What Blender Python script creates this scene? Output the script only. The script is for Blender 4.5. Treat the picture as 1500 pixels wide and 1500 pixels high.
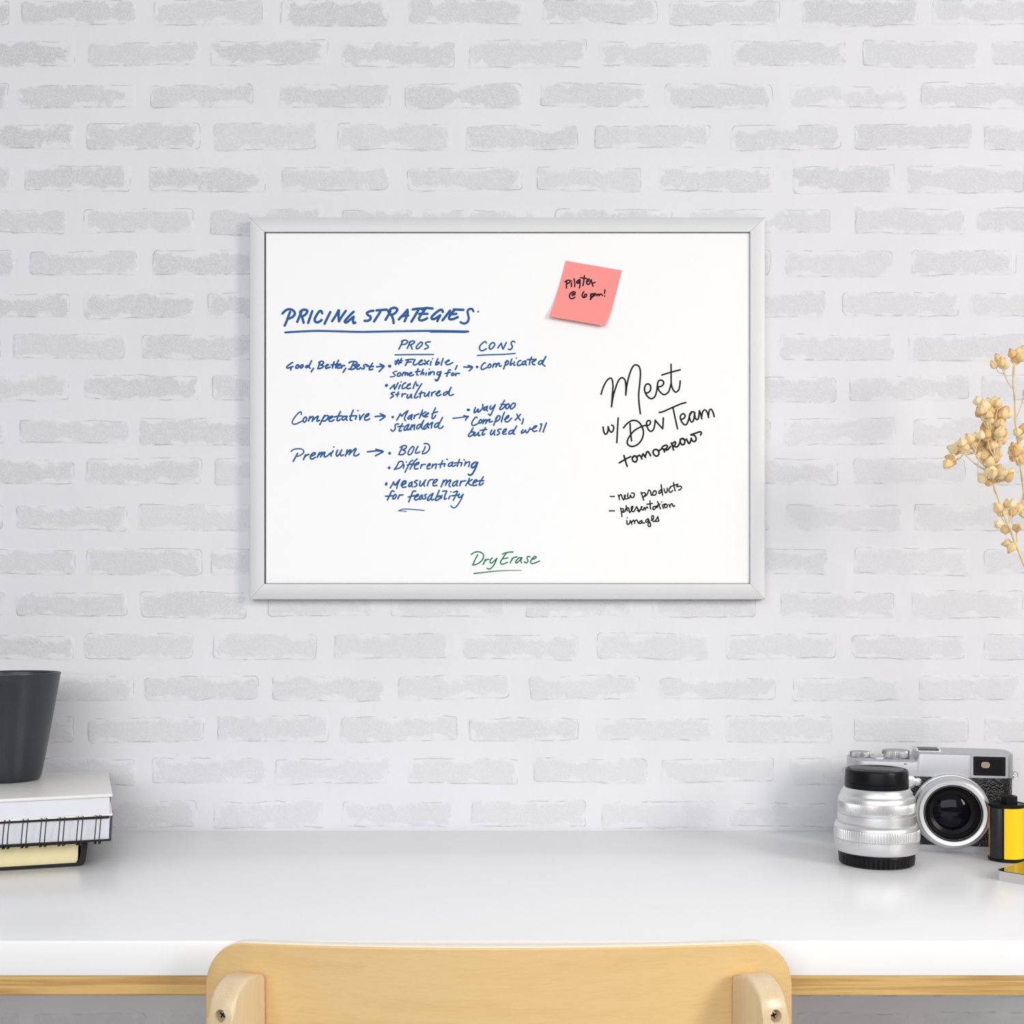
import bpy, bmesh, math, random
from mathutils import Vector, Matrix, noise as mnoise

for o in list(bpy.data.objects):
    bpy.data.objects.remove(o)
S = bpy.context.scene
COL = S.collection
R = math.radians
random.seed(7)

# ------------------------------------------------------------------ camera
EYE = 0.968          # lens height above the floor
CAMD = 1.26          # distance from lens to the brick wall (wall plane is y = 0)
DESK = 0.740         # desk top height
FPX = 1750.0
cam_data = bpy.data.cameras.new('camera')
cam_data.sensor_width = 36.0
cam_data.lens = 36.0 * FPX / 1500.0
cam_data.shift_y = 0.1
cam_data.clip_start = 0.02
cam = bpy.data.objects.new('view_camera', cam_data)
cam.location = (0, -CAMD, EYE)
cam.rotation_euler = (R(90), 0, 0)
COL.objects.link(cam)
S.camera = cam

# ------------------------------------------------------------------ light
W = bpy.data.worlds.new('room_daylight')
S.world = W
W.use_nodes = True
wn = W.node_tree
wn.nodes.clear()
w_out = wn.nodes.new('ShaderNodeOutputWorld')
w_bg = wn.nodes.new('ShaderNodeBackground')
w_tc = wn.nodes.new('ShaderNodeTexCoord')
w_sep = wn.nodes.new('ShaderNodeSeparateXYZ')
w_map = wn.nodes.new('ShaderNodeMapRange')
w_ramp = wn.nodes.new('ShaderNodeValToRGB')
w_map.inputs['From Min'].default_value = -1
w_map.inputs['From Max'].default_value = 1
w_ramp.color_ramp.elements[0].position = 0.42
w_ramp.color_ramp.elements[0].color = (0.30, 0.295, 0.295, 1)
w_ramp.color_ramp.elements[1].position = 0.75
w_ramp.color_ramp.elements[1].color = (0.90, 0.92, 0.97, 1)
w_bg.inputs['Strength'].default_value = 0.52
wn.links.new(w_tc.outputs['Generated'], w_sep.inputs[0])
wn.links.new(w_sep.outputs['Z'], w_map.inputs['Value'])
wn.links.new(w_map.outputs[0], w_ramp.inputs[0])
wn.links.new(w_ramp.outputs[0], w_bg.inputs['Color'])
wn.links.new(w_bg.outputs[0], w_out.inputs['Surface'])


def area_light(name, loc, target, sx, sy, power, color):
    d = bpy.data.lights.new(name, 'AREA')
    d.shape = 'RECTANGLE'
    d.size, d.size_y = sx, sy
    d.energy = power
    d.color = color
    o = bpy.data.objects.new(name, d)
    o.location = loc
    v = Vector(target) - Vector(loc)
    o.rotation_euler = v.to_track_quat('-Z', 'Y').to_euler()
    COL.objects.link(o)
    return o


# a tall window on the right hand side of the room, and an added wide fill light behind the viewer
area_light('window_daylight', (1.75, -1.75, 1.62), (0.3, -0.1, 0.85), 0.6, 0.85, 24.5, (1.0, 0.94, 0.87))
area_light('rear_fill_light', (-0.55, -3.0, 1.72), (0.0, 0.0, 0.70), 2.8, 1.5, 42.5, (0.97, 0.985, 1.0))

S.view_settings.view_transform = 'Standard'
S.view_settings.look = 'None'
S.view_settings.exposure = 0.03
S.view_settings.gamma = 1.0
S.view_settings.use_curve_mapping = False


# ------------------------------------------------------------------ helpers
def at(px, py, depth):
    """point of the place seen at a photo position, at a given distance from the lens plane"""
    return Vector(((px - 750.0) * depth / FPX, depth - CAMD, EYE - (py - 900.0) * depth / FPX))


def lin(r, g, b):
    def f(c):
        c /= 255.0
        return c / 12.92 if c <= 0.04045 else ((c + 0.055) / 1.055) ** 2.4
    return (f(r), f(g), f(b), 1.0)


def empty(name, loc, rz=0.0, label=None, cat=None, group=None):
    o = bpy.data.objects.new(name, None)
    o.empty_display_size = 0.02
    o.location = loc
    o.rotation_euler = (0, 0, rz)
    COL.objects.link(o)
    tag(o, label, cat, group)
    return o


def tag(o, label=None, cat=None, group=None, kind=None):
    if label:
        o['label'] = label
    if cat:
        o['category'] = cat
    if group:
        o['group'] = group
    if kind:
        o['kind'] = kind
    return o


def mesh_obj(name, verts, faces, mat, parent=None, smooth=None, mats=None, midx=None, loc=None, label=None):
    me = bpy.data.meshes.new(name)
    me.from_pydata([tuple(v) for v in verts], [], faces)
    return finish(name, me, mat, parent, smooth, mats, midx, loc, label)


def finish(name, me, mat, parent=None, smooth=None, mats=None, midx=None, loc=None, label=None):
    if mats:
        for m in mats:
            me.materials.append(m)
    elif mat:
        me.materials.append(mat)
    if midx is not None:
        for p, i in zip(me.polygons, midx):
            p.material_index = i
    bm = bmesh.new()
    bm.from_mesh(me)
    bmesh.ops.recalc_face_normals(bm, faces=bm.faces)
    bm.to_mesh(me)
    bm.free()
    if smooth is not None:
        for p in me.polygons:
            p.use_smooth = True
        me.set_sharp_from_angle(angle=R(smooth))
    me.update()
    o = bpy.data.objects.new(name, me)
    COL.objects.link(o)
    if parent:
        o.parent = parent
    if loc:
        o.location = loc
    if label:
        o['label'] = label
    return o


def bm_obj(name, bm, mat, parent=None, smooth=None, loc=None, mats=None, label=None):
    me = bpy.data.meshes.new(name)
    bmesh.ops.recalc_face_normals(bm, faces=bm.faces)
    bm.to_mesh(me)
    bm.free()
    return finish(name, me, mat, parent, smooth, mats, None, loc, label)


def add_box(bm, x0, x1, y0, y1, z0, z1, bev=0.0, seg=2):
    geo = bmesh.ops.create_cube(bm, size=1.0)
    vs = geo['verts']
    for v in vs:
        v.co = Vector((x0 + (v.co.x + .5) * (x1 - x0), y0 + (v.co.y + .5) * (y1 - y0), z0 + (v.co.z + .5) * (z1 - z0)))
    if bev > 0:
        es = list({e for v in vs for e in v.link_edges})
        bmesh.ops.bevel(bm, geom=es, offset=bev, segments=seg, profile=0.5, affect='EDGES')


def box(name, x0, x1, y0, y1, z0, z1, mat, parent=None, bev=0.0, seg=2, label=None):
    bm = bmesh.new()
    add_box(bm, x0, x1, y0, y1, z0, z1, bev, seg)
    return bm_obj(name, bm, mat, parent, 40 if bev else None, label=label)


def lathe_data(profile, seg=64, rfun=None, base=0):
    """profile: list of (radius, z[, ribbed]); radius 0 closes the shape"""
    verts, faces, rings = [], [], []
    for k, pr in enumerate(profile):
        r, z = pr[0], pr[1]
        rib = len(pr) > 2 and pr[2]
        if r <= 1e-7:
            rings.append([len(verts)] * seg)
            verts.append((0, 0, z))
        else:
            ring = []
            for i in range(seg):
                a = 2 * math.pi * i / seg
                rr = r + (rfun(i, seg) if (rib and rfun) else 0.0)
                ring.append(len(verts))
                verts.append((rr * math.cos(a), rr * math.sin(a), z))
            rings.append(ring)
    for a, b in zip(rings[:-1], rings[1:]):
        for i in range(seg):
            j = (i + 1) % seg
            q = [a[i], a[j], b[j], b[i]]
            q2 = []
            for t in q:
                if t not in q2:
                    q2.append(t)
            if len(q2) > 2:
                faces.append(q2)
    return verts, faces


def lathe(name, profile, mat, parent=None, seg=64, smooth=35, rfun=None, loc=None, rot=None, label=None):
    v, f = lathe_data(profile, seg, rfun)
    if rot is not None:
        v = [rot @ Vector(p) for p in v]
    if loc is not None:
        v = [Vector(p) + Vector(loc) for p in v]
    return mesh_obj(name, v, f, mat, parent, smooth, label=label)


def prism(name, pts, z0, z1, mat, parent=None, bev=0.0, seg=2, smooth=40, mapf=None, label=None):
    """extrude outline pts (x, y) from z0 to z1; mapf turns (x, y, z) into the final place"""
    bm = bmesh.new()
    lo = [bm.verts.new((x, y, z0)) for x, y in pts]
    hi = [bm.verts.new((x, y, z1)) for x, y in pts]
    n = len(pts)
    bm.faces.new(lo[::-1])
    bm.faces.new(hi)
    for i in range(n):
        j = (i + 1) % n
        bm.faces.new([lo[i], lo[j], hi[j], hi[i]])
    if bev > 0:
        es = [e for e in bm.edges if (abs(e.verts[0].co.z - e.verts[1].co.z) < 1e-9)]
        bmesh.ops.bevel(bm, geom=es, offset=bev, segments=seg, profile=0.5, affect='EDGES')
    if mapf:
        for v in bm.verts:
            v.co = mapf(v.co)
    return bm_obj(name, bm, mat, parent, smooth, label=label)


def rrect(x0, x1, y0, y1, r, n=8):
    pts = []
    for cx, cy, a0 in ((x1 - r, y1 - r, 0), (x0 + r, y1 - r, 90), (x0 + r, y0 + r, 180), (x1 - r, y0 + r, 270)):
        for i in range(n + 1):
            a = R(a0 + 90.0 * i / n)
            pts.append((cx + r * math.cos(a), cy + r * math.sin(a)))
    return pts


def smooth_path(pts, step):
    """Catmull-Rom through the points, sampled about every `step`"""
    pts = [Vector(p) for p in pts]
    if len(pts) < 3:
        out = []
        n = max(1, int((pts[-1] - pts[0]).length / step)) if len(pts) == 2 else 0
        if n == 0:
            return pts
        return [pts[0].lerp(pts[1], i / n) for i in range(n + 1)]
    out = []
    P = [pts[0] * 2 - pts[1]] + pts + [pts[-1] * 2 - pts[-2]]
    for i in range(1, len(P) - 2):
        p0, p1, p2, p3 = P[i - 1], P[i], P[i + 1], P[i + 2]
        n = max(2, int((p2 - p1).length / step))
        for k in range(n):
            t = k / n
            out.append(0.5 * ((2 * p1) + (p2 - p0) * t + (2 * p0 - 5 * p1 + 4 * p2 - p3) * t * t
                              + (3 * p1 - p0 - 3 * p2 + p3) * t ** 3))
    out.append(pts[-1])
    return out


def tube_data(path, rad, seg=8, closed=False):
    path = [Vector(p) for p in path]
    n = len(path)
    rads = rad if isinstance(rad, (list, tuple)) else [rad] * n
    verts, faces = [], []
    up = Vector((0.13, 0.21, 0.97)).normalized()
    prev = None
    for i, p in enumerate(path):
        a = path[(i - 1) % n] if (closed or i > 0) else p
        b = path[(i + 1) % n] if (closed or i < n - 1) else p
        t = (b - a).normalized()
        if prev is None:
            u = t.cross(up)
            if u.length < 1e-4:
                u = t.cross(Vector((1, 0, 0)))
            u.normalize()
        else:
            u = (prev - t * prev.dot(t)).normalized()
        prev = u
        w = t.cross(u)
        for k in range(seg):
            an = 2 * math.pi * k / seg
            verts.append(p + (u * math.cos(an) + w * math.sin(an)) * rads[i])
    m = n if closed else n - 1
    for i in range(m):
        j = (i + 1) % n
        for k in range(seg):
            l = (k + 1) % seg
            faces.append([i * seg + k, i * seg + l, j * seg + l, j * seg + k])
    if not closed:
        faces.append(list(range(seg))[::-1])
        faces.append([(n - 1) * seg + k for k in range(seg)])
    return verts, faces


def merge(parts):
    V, F = [], []
    for v, f in parts:
        b = len(V)
        V.extend(v)
        F.extend([[i + b for i in q] for q in f])
    return V, F


# ------------------------------------------------------------------ materials
def new_mat(name):
    m = bpy.data.materials.new(name)
    m.use_nodes = True
    nt = m.node_tree
    b = nt.nodes['Principled BSDF']
    return m, nt, b


def plain(name, rgb, rough=0.5, metal=0.0, spec=0.5, coat=0.0, var=0.03, scale=60.0, bump=0.0, bscale=400.0):
    m, nt, b = new_mat(name)
    b.inputs['Roughness'].default_value = rough
    b.inputs['Metallic'].default_value = metal
    b.inputs['Specular IOR Level'].default_value = spec
    b.inputs['Coat Weight'].default_value = coat
    b.inputs['Coat Roughness'].default_value = 0.08
    tc = nt.nodes.new('ShaderNodeTexCoord')
    nz = nt.nodes.new('ShaderNodeTexNoise')
    nz.inputs['Scale'].default_value = scale
    nz.inputs['Detail'].default_value = 3
    nt.links.new(tc.outputs['Object'], nz.inputs['Vector'])
    mx = nt.nodes.new('ShaderNodeMix')
    mx.data_type = 'RGBA'
    mx.inputs[6].default_value = tuple(c * (1 - var) for c in rgb[:3]) + (1,)
    mx.inputs[7].default_value = tuple(min(1, c * (1 + var)) for c in rgb[:3]) + (1,)
    nt.links.new(nz.outputs['Fac'], mx.inputs[0])
    nt.links.new(mx.outputs[2], b.inputs['Base Color'])
    if bump > 0:
        n2 = nt.nodes.new('ShaderNodeTexNoise')
        n2.inputs['Scale'].default_value = bscale
        n2.inputs['Detail'].default_value = 4
        nt.links.new(tc.outputs['Object'], n2.inputs['Vector'])
        bp = nt.nodes.new('ShaderNodeBump')
        bp.inputs['Strength'].default_value = bump
        bp.inputs['Distance'].default_value = 0.001
        nt.links.new(n2.outputs['Fac'], bp.inputs['Height'])
        nt.links.new(bp.outputs[0], b.inputs['Normal'])
    return m


def wood(name, base, dark, stretch, ring=22.0, contrast=1.0, rough=0.42, coat=0.15, fine=1.0):
    """stretch: scale per axis (small = along the grain)"""
    m, nt, b = new_mat(name)
    b.inputs['Roughness'].default_value = rough
    b.inputs['Coat Weight'].default_value = coat
    b.inputs['Coat Roughness'].default_value = 0.2
    tc = nt.nodes.new('ShaderNodeTexCoord')
    mp = nt.nodes.new('ShaderNodeMapping')
    mp.inputs['Scale'].default_value = stretch
    nt.links.new(tc.outputs['Object'], mp.inputs[0])
    n0 = nt.nodes.new('ShaderNodeTexNoise')
    n0.inputs['Scale'].default_value = 2.2
    n0.inputs['Detail'].default_value = 2
    nt.links.new(mp.outputs[0], n0.inputs['Vector'])
    mul = nt.nodes.new('ShaderNodeMath')
    mul.operation = 'MULTIPLY'
    mul.inputs[1].default_value = ring
    nt.links.new(n0.outputs['Fac'], mul.inputs[0])
    sn = nt.nodes.new('ShaderNodeMath')
    sn.operation = 'SINE'
    nt.links.new(mul.outputs[0], sn.inputs[0])
    n1 = nt.nodes.new('ShaderNodeTexNoise')
    n1.inputs['Scale'].default_value = 26.0
    n1.inputs['Detail'].default_value = 5
    n1.inputs['Roughness'].default_value = 0.7
    nt.links.new(mp.outputs[0], n1.inputs['Vector'])
    mr = nt.nodes.new('ShaderNodeMapRange')
    mr.inputs['From Min'].default_value = -1
    mr.inputs['From Max'].default_value = 1
    mr.inputs['To Min'].default_value = -0.25 * contrast
    mr.inputs['To Max'].default_value = 0.35 * contrast
    nt.links.new(sn.outputs[0], mr.inputs['Value'])
    mr2 = nt.nodes.new('ShaderNodeMapRange')
    mr2.inputs['From Min'].default_value = 0.35
    mr2.inputs['From Max'].default_value = 0.65
    mr2.inputs['To Min'].default_value = 0.0
    mr2.inputs['To Max'].default_value = 0.55 * fine
    mr2.clamp = False
    nt.links.new(n1.outputs['Fac'], mr2.inputs['Value'])
    ad = nt.nodes.new('ShaderNodeMath')
    ad.operation = 'ADD'
    ad.use_clamp = True
    nt.links.new(mr.outputs[0], ad.inputs[0])
    nt.links.new(mr2.outputs[0], ad.inputs[1])
    mx = nt.nodes.new('ShaderNodeMix')
    mx.data_type = 'RGBA'
    mx.inputs[6].default_value = base
    mx.inputs[7].default_value = dark
    nt.links.new(ad.outputs[0], mx.inputs[0])
    nt.links.new(mx.outputs[2], b.inputs['Base Color'])
    bp = nt.nodes.new('ShaderNodeBump')
    bp.inputs['Strength'].default_value = 0.12
    bp.inputs['Distance'].default_value = 0.0004
    nt.links.new(n1.outputs['Fac'], bp.inputs['Height'])
    nt.links.new(bp.outputs[0], b.inputs['Normal'])
    return m


def brick_paint():
    m, nt, b = new_mat('white_painted_brick')
    b.inputs['Roughness'].default_value = 0.85
    b.inputs['Specular IOR Level'].default_value = 0.25
    N, L = nt.nodes, nt.links
    tc = N.new('ShaderNodeTexCoord')

    def noise(scale, detail=3, rough=0.55, vec=None, dist=0.0):
        n = N.new('ShaderNodeTexNoise')
        n.inputs['Scale'].default_value = scale
        n.inputs['Detail'].default_value = detail
        n.inputs['Roughness'].default_value = rough
        n.inputs['Distortion'].default_value = dist
        L.new(vec if vec is not None else tc.outputs['Object'], n.inputs['Vector'])
        return n.outputs['Fac']

    def mth(op, a, c, clamp=False):
        n = N.new('ShaderNodeMath')
        n.operation = op
        n.use_clamp = clamp
        for i, v in enumerate((a, c)):
            if isinstance(v, (int, float)):
                n.inputs[i].default_value = v
            else:
                L.new(v, n.inputs[i])
        return n.outputs[0]

    def rng(v, a, c, lo=0.0, hi=1.0, smooth=True):
        n = N.new('ShaderNodeMapRange')
        if smooth:
            n.interpolation_type = 'SMOOTHSTEP'
        n.inputs['From Min'].default_value = a
        n.inputs['From Max'].default_value = c
        n.inputs['To Min'].default_value = lo
        n.inputs['To Max'].default_value = hi
        L.new(v, n.inputs['Value'])
        return n.outputs[0]

    at_e = N.new('ShaderNodeAttribute')
    at_e.attribute_name = 'edge'
    at_t = N.new('ShaderNodeAttribute')
    at_t.attribute_name = 'tone'
    edge, tone = at_e.outputs['Fac'], at_t.outputs['Fac']
    n_big = noise(28, 3)
    n_mid = noise(110, 4, 0.6)
    n_fine = noise(380, 4, 0.65, dist=2.2)
    n_xf = noise(1500, 2, 0.6)
    # ragged border of the bare brick patch
    e1 = mth('ADD', edge, mth('MULTIPLY', mth('SUBTRACT', n_mid, 0.5), 14.0))
    e1 = mth('ADD', e1, mth('MULTIPLY', mth('SUBTRACT', n_big, 0.56), 34.0))
    patch = rng(e1, -0.5, 4.2)
    inside = rng(edge, 0.3, 1.2)
    patch = mth('MULTIPLY', patch, inside)
    speck = rng(n_fine, 0.38, 0.64, 1.0, 0.15)
    worn = mth('MULTIPLY', mth('MULTIPLY', patch, speck), tone)
    # fine crease where the paint meets the brick
    cr = mth('SUBTRACT', 1.0, rng(mth('ABSOLUTE', mth('SUBTRACT', mth('ADD', edge, mth('MULTIPLY', mth('SUBTRACT', n_mid, .5), 2.2)), 1.3), 0.0), 0.1, 0.75))
    cr = mth('MULTIPLY', cr, rng(noise(42, 3), 0.46, 0.60))
    cr = mth('MULTIPLY', cr, rng(edge, 0.05, 0.4))
    mx = N.new('ShaderNodeMix')
    mx.data_type = 'RGBA'
    L.new(worn, mx.inputs[0])
    mx.inputs[6].default_value = PAINT
    mx.inputs[7].default_value = BRICK
    mx2 = N.new('ShaderNodeMix')
    mx2.data_type = 'RGBA'
    L.new(mth('MULTIPLY', cr, 0.45), mx2.inputs[0])
    L.new(mx.outputs[2], mx2.inputs[6])
    mx2.inputs[7].default_value = lin(150, 148, 148)
    # soft cloudy variation of the paint coat
    mx3 = N.new('ShaderNodeMix')
    mx3.data_type = 'RGBA'
    mx3.blend_type = 'MULTIPLY'
    mx3.inputs[0].default_value = 1.0
    L.new(mx2.outputs[2], mx3.inputs[6])
    cloud = rng(noise(9, 4), 0.3, 0.7, 0.975, 1.01)
    cb = N.new('ShaderNodeCombineColor')
    for i in range(3):
        L.new(cloud, cb.inputs[i])
    L.new(cb.outputs[0], mx3.inputs[7])
    L.new(mx3.outputs[2], b.inputs['Base Color'])
    h = mth('ADD', mth('MULTIPLY', n_fine, mth('ADD', mth('MULTIPLY', patch, 0.9), 0.10)),
            mth('MULTIPLY', n_xf, mth('MULTIPLY', patch, 0.3)))
    h = mth('SUBTRACT', h, mth('MULTIPLY', cr, 0.5))
    h = mth('ADD', h, mth('MULTIPLY', n_mid, 0.25))
    bp = N.new('ShaderNodeBump')
    bp.inputs['Strength'].default_value = 0.5
    bp.inputs['Distance'].default_value = 0.0011
    L.new(h, bp.inputs['Height'])
    L.new(bp.outputs[0], b.inputs['Normal'])
    return m


PAINT = (0.765, 0.765, 0.79, 1)
BRICK = (0.60, 0.60, 0.62, 1)
M_WALL = brick_paint()
M_BOARD = plain('whiteboard_enamel', (0.93, 0.93, 0.93), 0.35, spec=0.25, var=0.003, scale=3)
M_ALU = plain('brushed_aluminium', (0.67, 0.67, 0.675), 0.55, metal=0.3, var=0.02)
M_GASKET = plain('dark_gasket', (0.05, 0.05, 0.05), 0.6)
M_BLUE = plain('blue_marker_ink', lin(32, 88, 154), 0.5, var=0.18, scale=90, spec=0.2)
M_BLACKINK = plain('black_marker_ink', lin(14, 14, 16), 0.5, var=0.1, spec=0.2)
M_GREEN = plain('green_marker_ink', lin(22, 118, 78), 0.5, var=0.15, scale=120, spec=0.2)
M_PINK = plain('pink_paper', lin(252, 152, 148), 0.7, var=0.01, scale=20, spec=0.1)
M_DESK = plain('white_laminate', (0.925, 0.925, 0.925), 0.27, spec=0.45, var=0.004, scale=4)
M_DESKWOOD = wood('pine_edge', lin(214, 178, 112), lin(158, 104, 46), (1.2, 60, 60), ring=30, contrast=1.0, rough=0.5, coat=0.0, fine=0.7)
M_CHAIR = wood('birch_panel', lin(231, 197, 138), lin(207, 164, 98), (2.2, 8, 26), ring=10, contrast=0.45, coat=0.25, fine=0.5)
M_LIT_PLYEDGE = plain('lit_pale_ply_edge', lin(252, 243, 222), 0.4, var=0.03, scale=200)  # pale birch ply, whitened further: the rim's bright light is in the colour
M_POST = wood('birch_post', lin(229, 207, 170), lin(210, 180, 132), (40, 40, 2.2), ring=12, contrast=0.5, coat=0.35, rough=0.32, fine=0.6)
M_FLOOR = wood('oak_floor', lin(176, 174, 174), lin(152, 150, 150), (1.0, 9, 9), ring=16, contrast=0.8, rough=0.55, coat=0.0)
M_BLACKMETAL = plain('black_metal', (0.03, 0.03, 0.03), 0.45)
M_SCREW = plain('zinc_screw', (0.75, 0.75, 0.74), 0.25, metal=1.0)
M_MUG = plain('black_ceramic', (0.022, 0.026, 0.032), 0.33, spec=0.5, var=0.15, scale=90, bump=0.05)
M_PAGES = plain('cream_pages', lin(240, 228, 182), 0.8, spec=0.1)
M_WPAGES = plain('white_pages', lin(222, 223, 230), 0.8, spec=0.1)
M_WCOVER = plain('ivory_cover', lin(234, 233, 228), 0.32, spec=0.5, coat=0.2)
M_BCOVER = plain('black_leatherette', (0.008, 0.008, 0.009), 0.42, spec=0.3, bump=0.4, bscale=1500)
M_WIRE = plain('black_wire', (0.012, 0.012, 0.012), 0.35)
M_SILVER = plain('satin_silver', (0.74, 0.74, 0.75), 0.42, metal=1.0, var=0.02)
M_SILVER2 = plain('bright_silver', (0.74, 0.735, 0.73), 0.36, metal=1.0, var=0.02)
M_PLATE = plain('silver_body_paint', (0.49, 0.49, 0.515), 0.38, metal=0.5, var=0.03, scale=200, bump=0.06, bscale=2500)
M_DIAL = plain('grey_metal_dial', (0.42, 0.42, 0.43), 0.42, metal=0.9)
M_CAPTOP = plain('satin_black_plate', (0.08, 0.08, 0.082), 0.5, spec=0.4)
M_PLASTIC = plain('black_plastic', (0.005, 0.005, 0.006), 0.32, spec=0.2)
M_PLASTIC2 = plain('dark_grey_plastic', (0.022, 0.021, 0.025), 0.4, spec=0.3)
M_GLASS = plain('coated_lens_glass', (0.004, 0.004, 0.008), 0.06, spec=0.18)
M_VFGLASS = plain('finder_glass', (0.008, 0.008, 0.010), 0.06, spec=0.6, coat=0.6)
M_TAUPE = plain('finder_lens', lin(160, 145, 128), 0.3)
M_YELLOW = plain('yellow_label', lin(252, 208, 10), 0.3, spec=0.5, var=0.02)
M_GOLD = plain('golden_brown_label', lin(190, 140, 70), 0.35, spec=0.5)
M_PHONEGLASS = plain('black_screen_glass', (0.006, 0.006, 0.006), 0.05, spec=0.6, coat=0.6)
M_PHONE = plain('silver_phone_rim', (0.72, 0.70, 0.69), 0.3, metal=1.0)
M_STEM = plain('dried_stem', lin(228, 204, 162), 0.75, var=0.15, scale=150)
M_BUD = plain('dried_seed_head', lin(240, 210, 156), 0.8, var=0.14, scale=140, bump=0.2)
M_BUD2 = plain('pale_seed_head', lin(246, 224, 178), 0.8, var=0.12, scale=140, bump=0.2)
M_BUD3 = plain('brown_seed_head', lin(226, 186, 128), 0.8, var=0.16, scale=140, bump=0.2)
M_VASE = plain('white_glazed_vase', (0.75, 0.73, 0.70), 0.3, spec=0.5)


def leather():
    m, nt, b = new_mat('black_pebbled_leather')
    b.inputs['Base Color'].default_value = (0.005, 0.005, 0.006, 1)
    b.inputs['Roughness'].default_value = 0.24
    b.inputs['Specular IOR Level'].default_value = 0.5
    tc = nt.nodes.new('ShaderNodeTexCoord')
    vo = nt.nodes.new('ShaderNodeTexVoronoi')
    vo.inputs['Scale'].default_value = 520
    nt.links.new(tc.outputs['Object'], vo.inputs['Vector'])
    bp = nt.nodes.new('ShaderNodeBump')
    bp.inputs['Strength'].default_value = 0.9
    bp.inputs['Distance'].default_value = 0.0007
    bp.invert = True
    nt.links.new(vo.outputs['Distance'], bp.inputs['Height'])
    nt.links.new(bp.outputs[0], b.inputs['Normal'])
    return m


M_LEATHER = leather()

# ------------------------------------------------------------------ the setting
K = CAMD / FPX            # metres per photo pixel on the wall plane


def wx(px):
    return (px - 750.0) * K


def wz(py):
    return EYE - (py - 900.0) * K


ROWS = [
    (0, 38, [(-150, 14), (30, 200), (224, 385), (410, 570), (598, 767), (794, 964), (980, 1143), (1174, 1347), (1364, 1540)]),
    (60, 98, [(-60, 111), (128, 293), (307, 483), (500, 667), (687, 861), (877, 1042), (1072, 1240), (1262, 1433), (1452, 1620)]),
    (122, 159, [(-150, 13), (26, 200), (218, 372), (408, 573), (592, 765), (790, 953), (972, 1133), (1158, 1330), (1348, 1520)]),
    (181, 220, [(-60, 110), (126, 295), (312, 464), (492, 662), (682, 848), (870, 1041), (1070, 1233), (1250, 1425), (1440, 1610)]),
    (243, 282, [(-150, 19), (35, 193), (217, 390), (412, 570), (595, 766), (785, 940), (965, 1135), (1160, 1312), (1328, 1500)]),
    (305, 343, [(-70, 97), (121, 285), (307, 477), (500, 608), (618, 790), (812, 985), (1010, 1218), (1252, 1414), (1430, 1600)]),
    (367, 405, [(-110, 20), (42, 203), (222, 395), (415, 580), (600, 765), (785, 950), (970, 1130), (1150, 1308), (1333, 1490), (1508, 1680)]),
    (428, 466, [(-70, 104), (122, 285), (304, 470), (490, 655), (675, 840), (860, 1025), (1045, 1210), (1233, 1405), (1420, 1590)]),
    (489, 528, [(-160, 2), (18, 184), (207, 380), (400, 565), (585, 750), (770, 935), (955, 1120), (1142, 1310), (1330, 1500)]),
    (549, 588, [(-70, 102), (123, 294), (309, 470), (490, 655), (675, 840), (860, 1025), (1045, 1226), (1243, 1420), (1436, 1600)]),
    (613, 652, [(-150, 8), (28, 190), (204, 380), (400, 565), (585, 750), (770, 935), (955, 1130), (1148, 1312), (1337, 1500)]),
    (671, 711, [(-60, 110), (125, 296), (313, 475), (495, 655), (675, 840), (860, 1035), (1055, 1228), (1249, 1415), (1430, 1600)]),
    (739, 779, [(-140, 6), (23, 188), (202, 375), (395, 560), (580, 750), (770, 940), (960, 1127), (1150, 1320), (1337, 1465), (1480, 1640)]),
    (803, 842, [(-60, 112), (125, 298), (308, 470), (490, 655), (675, 840), (860, 1030), (1050, 1212), (1250, 1421), (1440, 1610)]),
    (866, 905, [(-150, 9), (22, 188), (205, 363), (390, 550), (571, 745), (770, 928), (955, 1108), (1143, 1312), (1335, 1500)]),
    (928, 967, [(-70, 109), (123, 285), (311, 465), (488, 658), (678, 848), (873, 1040), (1063, 1226), (1247, 1415), (1440, 1600)]),
    (990, 1027, [(-160, 4), (22, 197), (210, 380), (397, 563), (583, 748), (775, 938), (965, 1137), (1160, 1324), (1345, 1495)]),
    (1049, 1087, [(-60, 110), (128, 300), (317, 482), (498, 672), (687, 848), (873, 1045), (1062, 1220), (1250, 1420), (1440, 1600)]),
    (1110, 1149, [(-155, 12), (30, 200), (222, 388), (402, 571), (597, 760), (780, 950), (967, 1135), (1156, 1320), (1340, 1500)]),
    (1173, 1213, [(-60, 100), (120, 290), (312, 478), (500, 662), (690, 860), (880, 1048), (1068, 1225), (1250, 1420), (1440, 1600)]),
]
# courses hidden by or under the desk, and the ones beyond the frame, go on in the same bond
for n in range(20, 33):
    y0 = 1174 + (n - 19) * 61.6
    off = 50 if n % 2 == 0 else 150
    ROWS.append((y0, y0 + 38.5, [(off + k * 186 - 372, off + k * 186 - 372 + 165) for k in range(12)]))
for n in range(1, 18):
    y0 = 0 - n * 61.4
    off = 30 if n % 2 == 0 else 128
    ROWS.append((y0, y0 + 38.0, [(off + k * 186 - 372, off + k * 186 - 372 + 168) for k in range(12)]))


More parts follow.
